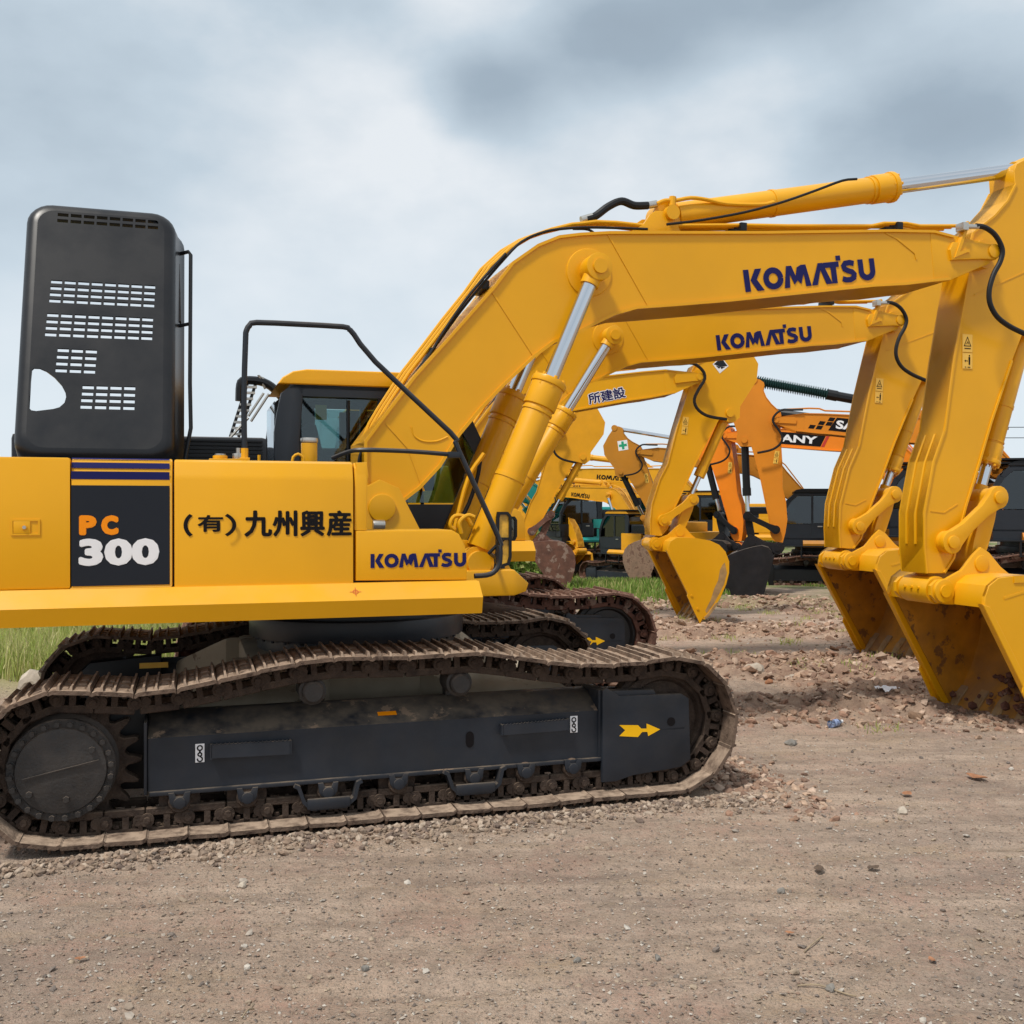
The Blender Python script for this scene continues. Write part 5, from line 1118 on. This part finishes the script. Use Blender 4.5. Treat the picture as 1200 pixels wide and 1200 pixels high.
def build_grass():
    rng = np.random.default_rng(8)
    n = 110000; y = 10.6+16*rng.random(n)**1.4; x = -11+10*rng.random(n); k = (rng.random(n) < .25+1.6*(vnoise(x*.6, y*.6, 41)+.25)) & (x < -.8-.0*y) & (x > -.56*y-.6) & (y > 11.2+1.3*vnoise(x*.8, y*.1, 42)); x, y = x[k], y[k]
    ed = 1-sstep(-3.4, -1.2, x); k = rng.random(len(x)) < .12+ed; x, y = x[k], y[k]
    tag(blades('meadow_grass', x, y, .24+.26*(vnoise(x*.5, y*.5, 43)+.5), .012+.0005*y, M['grass']), kind='stuff')
    n = 90000; y = 20+24*rng.random(n)**1.1; x = -6+22*rng.random(n); k = (vnoise(x*.35, y*.35, 44)+.35*(vnoise(x*1.5, y*1.5, 45))+.10*sstep(21, 27, y)+.32*np.exp(-((x-2.8)/1.6)**2)-.16*(x > 5) -.10 > .0) & (rng.random(n) < sstep(19.5, 22.5, y)+.05); x, y = x[k], y[k]
    blades('far_grass', x, y, .08+.16*(vnoise(x*.5, y*.5, 46)+.5)+.12*np.exp(-((x-3.0)/1.8)**2), .020+.0008*y, M['grass_f'])
    # thin tufts scattered over the bare yard
    cx = rng.uniform(.5, 9, 110); cy = rng.uniform(12, 22, 110); cx = np.append(cx, [3.28, 1.75, -3.7, -3.2, -2.7, -3.45]); cy = np.append(cy, [9.0, 14.0, 9.9, 10.6, 11.2, 10.4]); per = 34
    x = np.repeat(cx, per)+rng.normal(0, .10, len(cx)*per); y = np.repeat(cy, per)+rng.normal(0, .09, len(cx)*per)
    blades('weed_tufts', x, y, np.full(len(x), .09), .012, M['grass'], .9)
    # broad-leaved weeds at the grass edge
    n = 1500; x = rng.normal(-3.65, .35, n); y = rng.normal(10.7, .35, n); z = gh(x, y)+rng.uniform(.03, .26, n); s = rng.uniform(.018, .045, n); a = rng.uniform(0, 6.28, n); t = rng.uniform(-.5, .5, (n, 2))
    P = [(0, -1), (.6, -.2), (.45, .6), (0, 1), (-.45, .6), (-.6, -.2)]; cs, sn = np.cos(a), np.sin(a)
    co = np.stack([np.stack([x+s*(p[0]*cs-p[1]*sn), y+s*(p[0]*sn+p[1]*cs), z+s*(p[0]*t[:, 0]+p[1]*t[:, 1])*1.4], -1) for p in P], 1).reshape(-1, 3); f = np.arange(n*6)
    tag(link('leafy_weeds', fast_mesh('leafy_weeds', co, f, 6, M['grass_f'])), kind='stuff')
build_grass()
def build_far_bushes():
    rng = np.random.default_rng(4); xs, ys, zs = [], [], []
    for i in range(70):
        cx = -45+1.9*i+rng.uniform(-1, 1); cy = rng.uniform(62, 74); hh = rng.uniform(.5, 1.3); k = 420
        d = rng.normal(0, 1, (k, 3)); d /= np.linalg.norm(d, axis=1)[:, None]; r = rng.random((k, 1))**.4
        p = d*r*np.array([1.8, 1.4, hh]); xs.append(cx+p[:, 0]); ys.append(cy+p[:, 1]); zs.append(-.6+hh*.9+p[:, 2])
    for cx, cy, w, hh in ((.15, 28.5, .7, .7), (.9, 30.5, .8, .6)):
        k = 1500; d = rng.normal(0, 1, (k, 3)); d /= np.linalg.norm(d, axis=1)[:, None]; p = d*rng.random((k, 1))**.4*np.array([w, w, hh]); xs.append(cx+p[:, 0]); ys.append(cy+p[:, 1]); zs.append(-.1+hh*.85+p[:, 2]-.2)
    x, y, z = map(np.concatenate, (xs, ys, zs)); n = len(x); s = np.where(y > 50, .17, .07)*rng.uniform(.6, 1.4, n); v = rng.normal(0, 1, (n, 2, 3)); v /= np.linalg.norm(v, axis=2)[..., None]
    c = np.stack([x, y, z], -1); co = np.stack([c-v[:, 0]*s[:, None], c+v[:, 1]*s[:, None], c+v[:, 0]*s[:, None], c-v[:, 1]*s[:, None]], 1).reshape(-1, 3)
    tag(link('far_bushes', fast_mesh('far_bushes', co, np.arange(n*4), 4, M['grass_f'])), kind='stuff')
build_far_bushes()

# ------------------------------------------------------------------ the excavators
def excavator(name, label, C):
    root = bpy.data.objects.new(name, None); COL.objects.link(root); root.empty_display_size = .3
    root.location = (C['at'][0], C['at'][1], C.get('z', 0)); root.rotation_euler = (0, 0, C['yaw']); s = C.get('s', 1); root.scale = (s, s, s)
    tag(root, label, 'excavator', 'excavators parked in the yard')
    lod = C.get('lod', 1)
    undercarriage(root, lod, C.get('shoe', M['shoe_r']), C.get('link', M['rust']), C.get('framem', M['frame']), C.get('dx', 0), C.get('marks', False), C)
    house(root, C, lod); front(root, C, lod)
    return root
E1 = excavator('excavator', 'large yellow excavator nearest the camera with its black engine hood raised and PC 300 panel', dict(at=(-1.175, 7.784), yaw=R(17.35), side=-1, lod=2, paint=M['yellow'], boom_text='logo', shoe=M['shoe'], link=M['link'], marks=True, label=True, mud=True))
front_decals(E1); near_extras(E1); raised_hood(E1)
excavator('excavator', 'yellow excavator standing directly behind the nearest one, lettered boom just below the nearest boom', dict(at=(-.725, 11.786), yaw=.270, z=.10, s=1.019, side=-1, lod=2, paint=M['yellow'], pose=(-.015, -.044, .062), boom_text='logo', dx=-.50, hx=-.42, marks=True))
excavator('excavator', 'yellow excavator with dark painted characters on its boom, yellow bucket on its teeth', dict(at=(-2.139, 17.143), yaw=.145, z=-.10, s=.971, side=-1, paint=M['yellow'], pose=(.037, -.137, .037), scuff=True, boom_text='kanji', patch='diamond'))
excavator('excavator', 'yellow excavator with a rusty brown bucket, seen between the boom cylinders and the teal machine', dict(at=(-4.456, 25.71), yaw=-.008, z=-.03, s=.983, side=-1, paint=M['yellow_b'], pose=(-.051, -.080, .188), bucket=M['rust'], bucket_in=M['rust'], linkm=M['rust'], labels=False))
excavator('excavator', 'orange-tan excavator with a black bucket, its arm cylinder wrapped in a green-black bellows', dict(at=(11.27, 22.10), yaw=2.878, z=.04, s=.95, side=1, paint=M['tan'], pose=(-.022, .167, -.42), bs=1.28,  bucket=M['black_bucket'], bucket_in=M['rust'], guard=True, boom_text='sany', checks=True, tx=4.28, tw=.98, cylm=M['black'], cylb=M['black'], boot=M['boot'], armfrac=.52, linkm=M['black'], roofm=M['black'], cw=M['tan'], framem=M['black'], hood_m=M['black'], panel_m=M['black']))
excavator('excavator', 'bright orange excavator whose boom has a black and red lettered stripe, behind the bellows machine', dict(at=(11.269, 26.328), yaw=2.563, z=-.12, s=1.041, side=1, paint=M['orange'], pose=(-.045, .102, 0), bucket=M['black_bucket'], boom_text='sany', tx=4.26, tw=1.15, th=.20, cylm=M['black'], linkm=M['black'], roofm=M['black'], framem=M['black'], hood_m=M['black'], guard=True, panel_m=M['black']))
excavator('excavator', 'ochre excavator with a green cross sticker on its arm and a ribbed rusty bucket', dict(at=(9.064, 30.35), yaw=2.928, z=-.36, s=.941, side=1, paint=M['ochre'], pose=(.008, -.151, .026), bs=1.15, bucket=M['rustpale'], bucket_in=M['rust'], patch='cross', cylb=M['black'], cylm=M['ochre'], roofm=M['black'], armfrac=.45, framem=M['black']))
excavator('excavator', 'yellow excavator with its cab facing left, standing in the grass under a lettered boom', dict(at=(4.456, 34.136), yaw=2.177, z=-.62, s=.819, side=1, paint=M['yellow_b'], pose=(-.055, -.307, -.36), boom_text='logo', cylb=M['yellow_b'], guard=True, labels=False))
excavator('excavator', 'far yellow excavator with only its dark lettered boom showing over the one in the grass', dict(at=(8.074, 40.98), yaw=2.787, z=-.60, s=1.048, side=1, paint=M['yellow_b'], pose=(-.074, 0, 0), boom_text='logo', labels=False, guard=True))
excavator('excavator', 'farthest yellow excavator, its arm and worn bucket glimpsed left of the rusty brown bucket', dict(at=(6.417, 45.96), yaw=2.762, z=-.60, s=1.029, side=1, paint=M['yellow_b'], pose=(-.118, .47, 0), boom_text='logo', bucket=M['rustpale'], labels=False))
excavator('excavator', 'teal excavator body glimpsed behind the rusty brown bucket', dict(at=(2.2, 39.0), yaw=R(205), z=-.60, s=1.0, side=1, paint=M['teal'], pose=(-.3, -.1, 0), labels=False, cw=M['teal']))

# ------------------------------------------------------------------ small things lying about
def on(x, y): return Vector((x, y, float(gh(x, y))))
def stone(name, x, y, r, col, label, cat='stone', flat=.6, seed=0, group=None):
    rnd = random.Random(seed); b = MB(); vs = bmesh.ops.create_icosphere(b.bm, subdivisions=2, radius=r)['verts']
    for v in vs:
        n_ = 1+.22*math.sin(v.co.x/r*3+seed)+.16*math.sin(v.co.y/r*4.1+seed*2)+rnd.uniform(-.07, .07); v.co = Vector((v.co.x*n_, v.co.y*n_*.8, v.co.z*flat*n_))
    me = b.mesh(name, col, None, 25); o = link(name, me); o.location = on(x, y)+Vector((0, 0, r*flat*.45)); o.rotation_euler = (0, 0, seed); return tag(o, label, cat, group)
M['pale_stone'] = mat('pale_stone', (.42, .36, .29), .9, var=.2, vscale=12, bump=.5); M['grey_stone'] = mat('grey_stone', (.20, .185, .165), .9, var=.25, vscale=20, bump=.5); M['brown_stone'] = mat('brown_clod', (.22, .14, .09), .95, var=.25, vscale=20, bump=.6)
M['leaf'] = mat('dry_leaf', (.30, .135, .065), .7, var=.3, vscale=30); M['dkleaf'] = mat('dark_dry_leaf', (.09, .06, .04), .8, var=.3, vscale=30); M['twig'] = mat('dry_twig', (.30, .23, .15), .85, var=.2, vscale=40)
stone('stone', *(-5.148,10.935), .17, M['pale_stone'], 'pale slab-like stone at the edge of the grass by the left track', seed=1, flat=.8)
stone('stone', *(2.746,11.642), .12, M['pale_stone'], 'flat pale stone in the churned mud beside the front of the near track', seed=2)
stone('stone', *(3.204,11.759), .075, M['pale_stone'], 'small white stone among the mud clods', seed=3, flat=.45)
stone('stone', *(2.795,11.143), .055, M['leaf'], 'reddish brick fragment beside the flat pale stone', 'brick fragment', seed=4)
stone('stone', *(3.773,9.551), .075, M['brown_stone'], 'sandy brown lump just left of the nearest bucket', seed=5)
stone('stone', *(2.295,8.448), .05, M['grey_stone'], 'dark grey clod on the bare dirt right of the idler', seed=6)
stone('stone', *(2.482,6.518), .045, M['pale_stone'], 'light pebble near the right edge of the dirt', seed=7)
stone('stone', *(1.372,5.212), .022, M['grey_stone'], 'grey pebble in the middle of the foreground dirt', seed=8, flat=.8)
stone('stone', *(0.278,4.390), .017, M['grey_stone'], 'grey pebble left of the twigs at the bottom', seed=10, flat=.8)
stone('stone', *(0.629,4.415), .018, M['grey_stone'], 'round grey pebble near the bottom centre', seed=11, flat=.8)
stone('stone', *(-0.625,4.333), .018, M['grey_stone'], 'blackish pebble at the lower left of centre', seed=12, flat=.8)
stone('stone', *(-1.392,5.270), .022, M['pale_stone'], 'whitish pebble in front of the left half of the track', seed=13, flat=.8)
stone('stone', *(1.286,4.127), .022, M['grey_stone'], 'dark round pebble with twigs at the lower right', seed=14, flat=.8)
def leaf(x, y, L_, m, label, seed):
    rnd = random.Random(seed); b = MB(); n = 7; V = []
    for i in range(n):
        t = i/(n-1); w = math.sin(math.pi*min(.97, t*.9+.05))*.32*L_; z = .012+.25*L_*abs(t-.5)
        V.append([b.bm.verts.new(((t-.5)*L_, s*w, z+(abs(s)*.22*w)+rnd.uniform(0, .004))) for s in (-1, 0, 1)])
    for a, c in zip(V, V[1:]):
        for k in range(2): b.bm.faces.new((a[k], a[k+1], c[k+1], c[k]))
    o = link('dry_leaf', b.mesh('dry_leaf', m)); o.location = on(x, y); o.rotation_euler = (0, 0, seed); return tag(o, label, 'leaf')
leaf(*(1.640,5.467), .085, M['dkleaf'], 'curled dark brown leaf, left of the two on the foreground dirt', 1.2)
leaf(*(1.945,5.506), .075, M['dkleaf'], 'curled dark brown leaf, right of the two on the foreground dirt', .3)
leaf(*(3.353,7.382), .16, M['leaf'], 'large orange-brown dead leaf near the right edge below the bucket', 2.2)
leaf(*(2.671,6.923), .10, M['leaf'], 'reddish dead leaf scrap lying left of the large orange leaf', .9)
leaf(*(1.790,4.358), .045, M['leaf'], 'small orange leaf scrap at the lower right', 1.7)
leaf(*(-1.851,4.382), .045, M['leaf'], 'small orange leaf scrap at the lower left', .2)
leaf(*(1.259,4.634), .04, M['leaf'], 'small red leaf scrap below the curled leaves', 2.8)
def twig(p, label):
    b = MB(); pts = [on(*q)+Vector((0, 0, .008+.006*(i % 2))) for i, q in enumerate(p)]; b.tube(pts, .0035, 6, 3); return tag(b.done('twig', M['twig']), label, 'twig')
twig([(-1.027,3.887), (-1.018,3.939), (-1.007,3.986)], 'pale twig at the bottom edge left of centre')
twig([(1.279,4.474), (1.334,4.535), (1.404,4.615)], 'short pale twig below the curled dark leaves')
twig([(1.158,4.149), (1.242,4.142), (1.332,4.098), (1.370,4.070)], 'long thin twig beside the dark round pebble')
# crumpled clear bottle and a white scrap
def bottle():
    root = bpy.data.objects.new('plastic_bottle', None); COL.objects.link(root); root.location = on(*(2.876,9.105)); root.rotation_euler = (0, 0, .7)
    tag(root, 'crumpled clear plastic bottle lying on the dirt with a blue band', 'bottle')
    b = MB(); prof = [(.012, 0), (.034, .004), (.038, .03), (.030, .06), (.037, .085), (.032, .11), (.036, .135), (.018, .165), (.013, .18)]; rings = []
    for i, (r, t) in enumerate(prof): rings.append([b.bm.verts.new((t-.09, r*math.cos(a)*(.8 if i % 2 else 1), .036+r*math.sin(a)*(1 if i % 2 else .85))) for a in (2*math.pi*k/12 for k in range(12))])
    for a, c in zip(rings, rings[1:]):
        for k in range(12): b.bm.faces.new((a[k], a[(k+1) % 12], c[(k+1) % 12], c[k]))
    b.bm.faces.new(rings[0]); b.done('bottle_body', M['plastic_clear'], root)
    b = MB(); b.cyl((.088, 0, .036), (.108, 0, .036), .016, 12); b.done('bottle_cap', M['white'], root)
    b = MB(); b.cyl((-.03, 0, .036), (.025, 0, .036), .0335, 14); b.done('bottle_label', mat('blue_bottle_label', (.25, .32, .50), .4, var=.3, vscale=60), root)
bottle()
b = MB(); rnd = random.Random(2); vs = bmesh.ops.create_grid(b.bm, x_segments=7, y_segments=5, size=.11)['verts']
for v in vs: v.co.z = .03+rnd.uniform(-.02, .03); v.co.y *= .7
o = tag(link('plastic_scrap', b.mesh('plastic_scrap', M['white'])), 'crumpled white plastic scrap left of the nearest bucket', 'litter'); o.location = on(*(3.900,10.636))
# overhead lines far right, on their pole
def power():
    pr = bpy.data.objects.new('utility_pole', None); COL.objects.link(pr); pr.location = (28.6, 60, -.6); tag(pr, 'distant utility pole behind the nearest arm', 'pole')
    b = MB(); b.cyl((0, 0, 0), (0, 0, 7.6), .16, 12, r2=.11); b.done('pole', M['grey_stone'], pr)
    b = MB(); b.box(-.06, .06, -.9, .9, 7.1, 7.22); b.done('crossarm', M['rust'], pr)
    for yy, zz, nm in ((-.8, 7.25, 'upper of the two thin power lines at the right edge'), (.8, 6.75, 'lower of the two thin power lines at the right edge')):
        w = MB(); w.tube([(28.6+t*36, 60+yy-t*10, -.6+zz-1.2*math.sin(math.pi*t)*.6+t*1.6) for t in (i/14 for i in range(15))], .022, 5); tag(w.done('power_line', M['black']), nm, 'cable')
power()
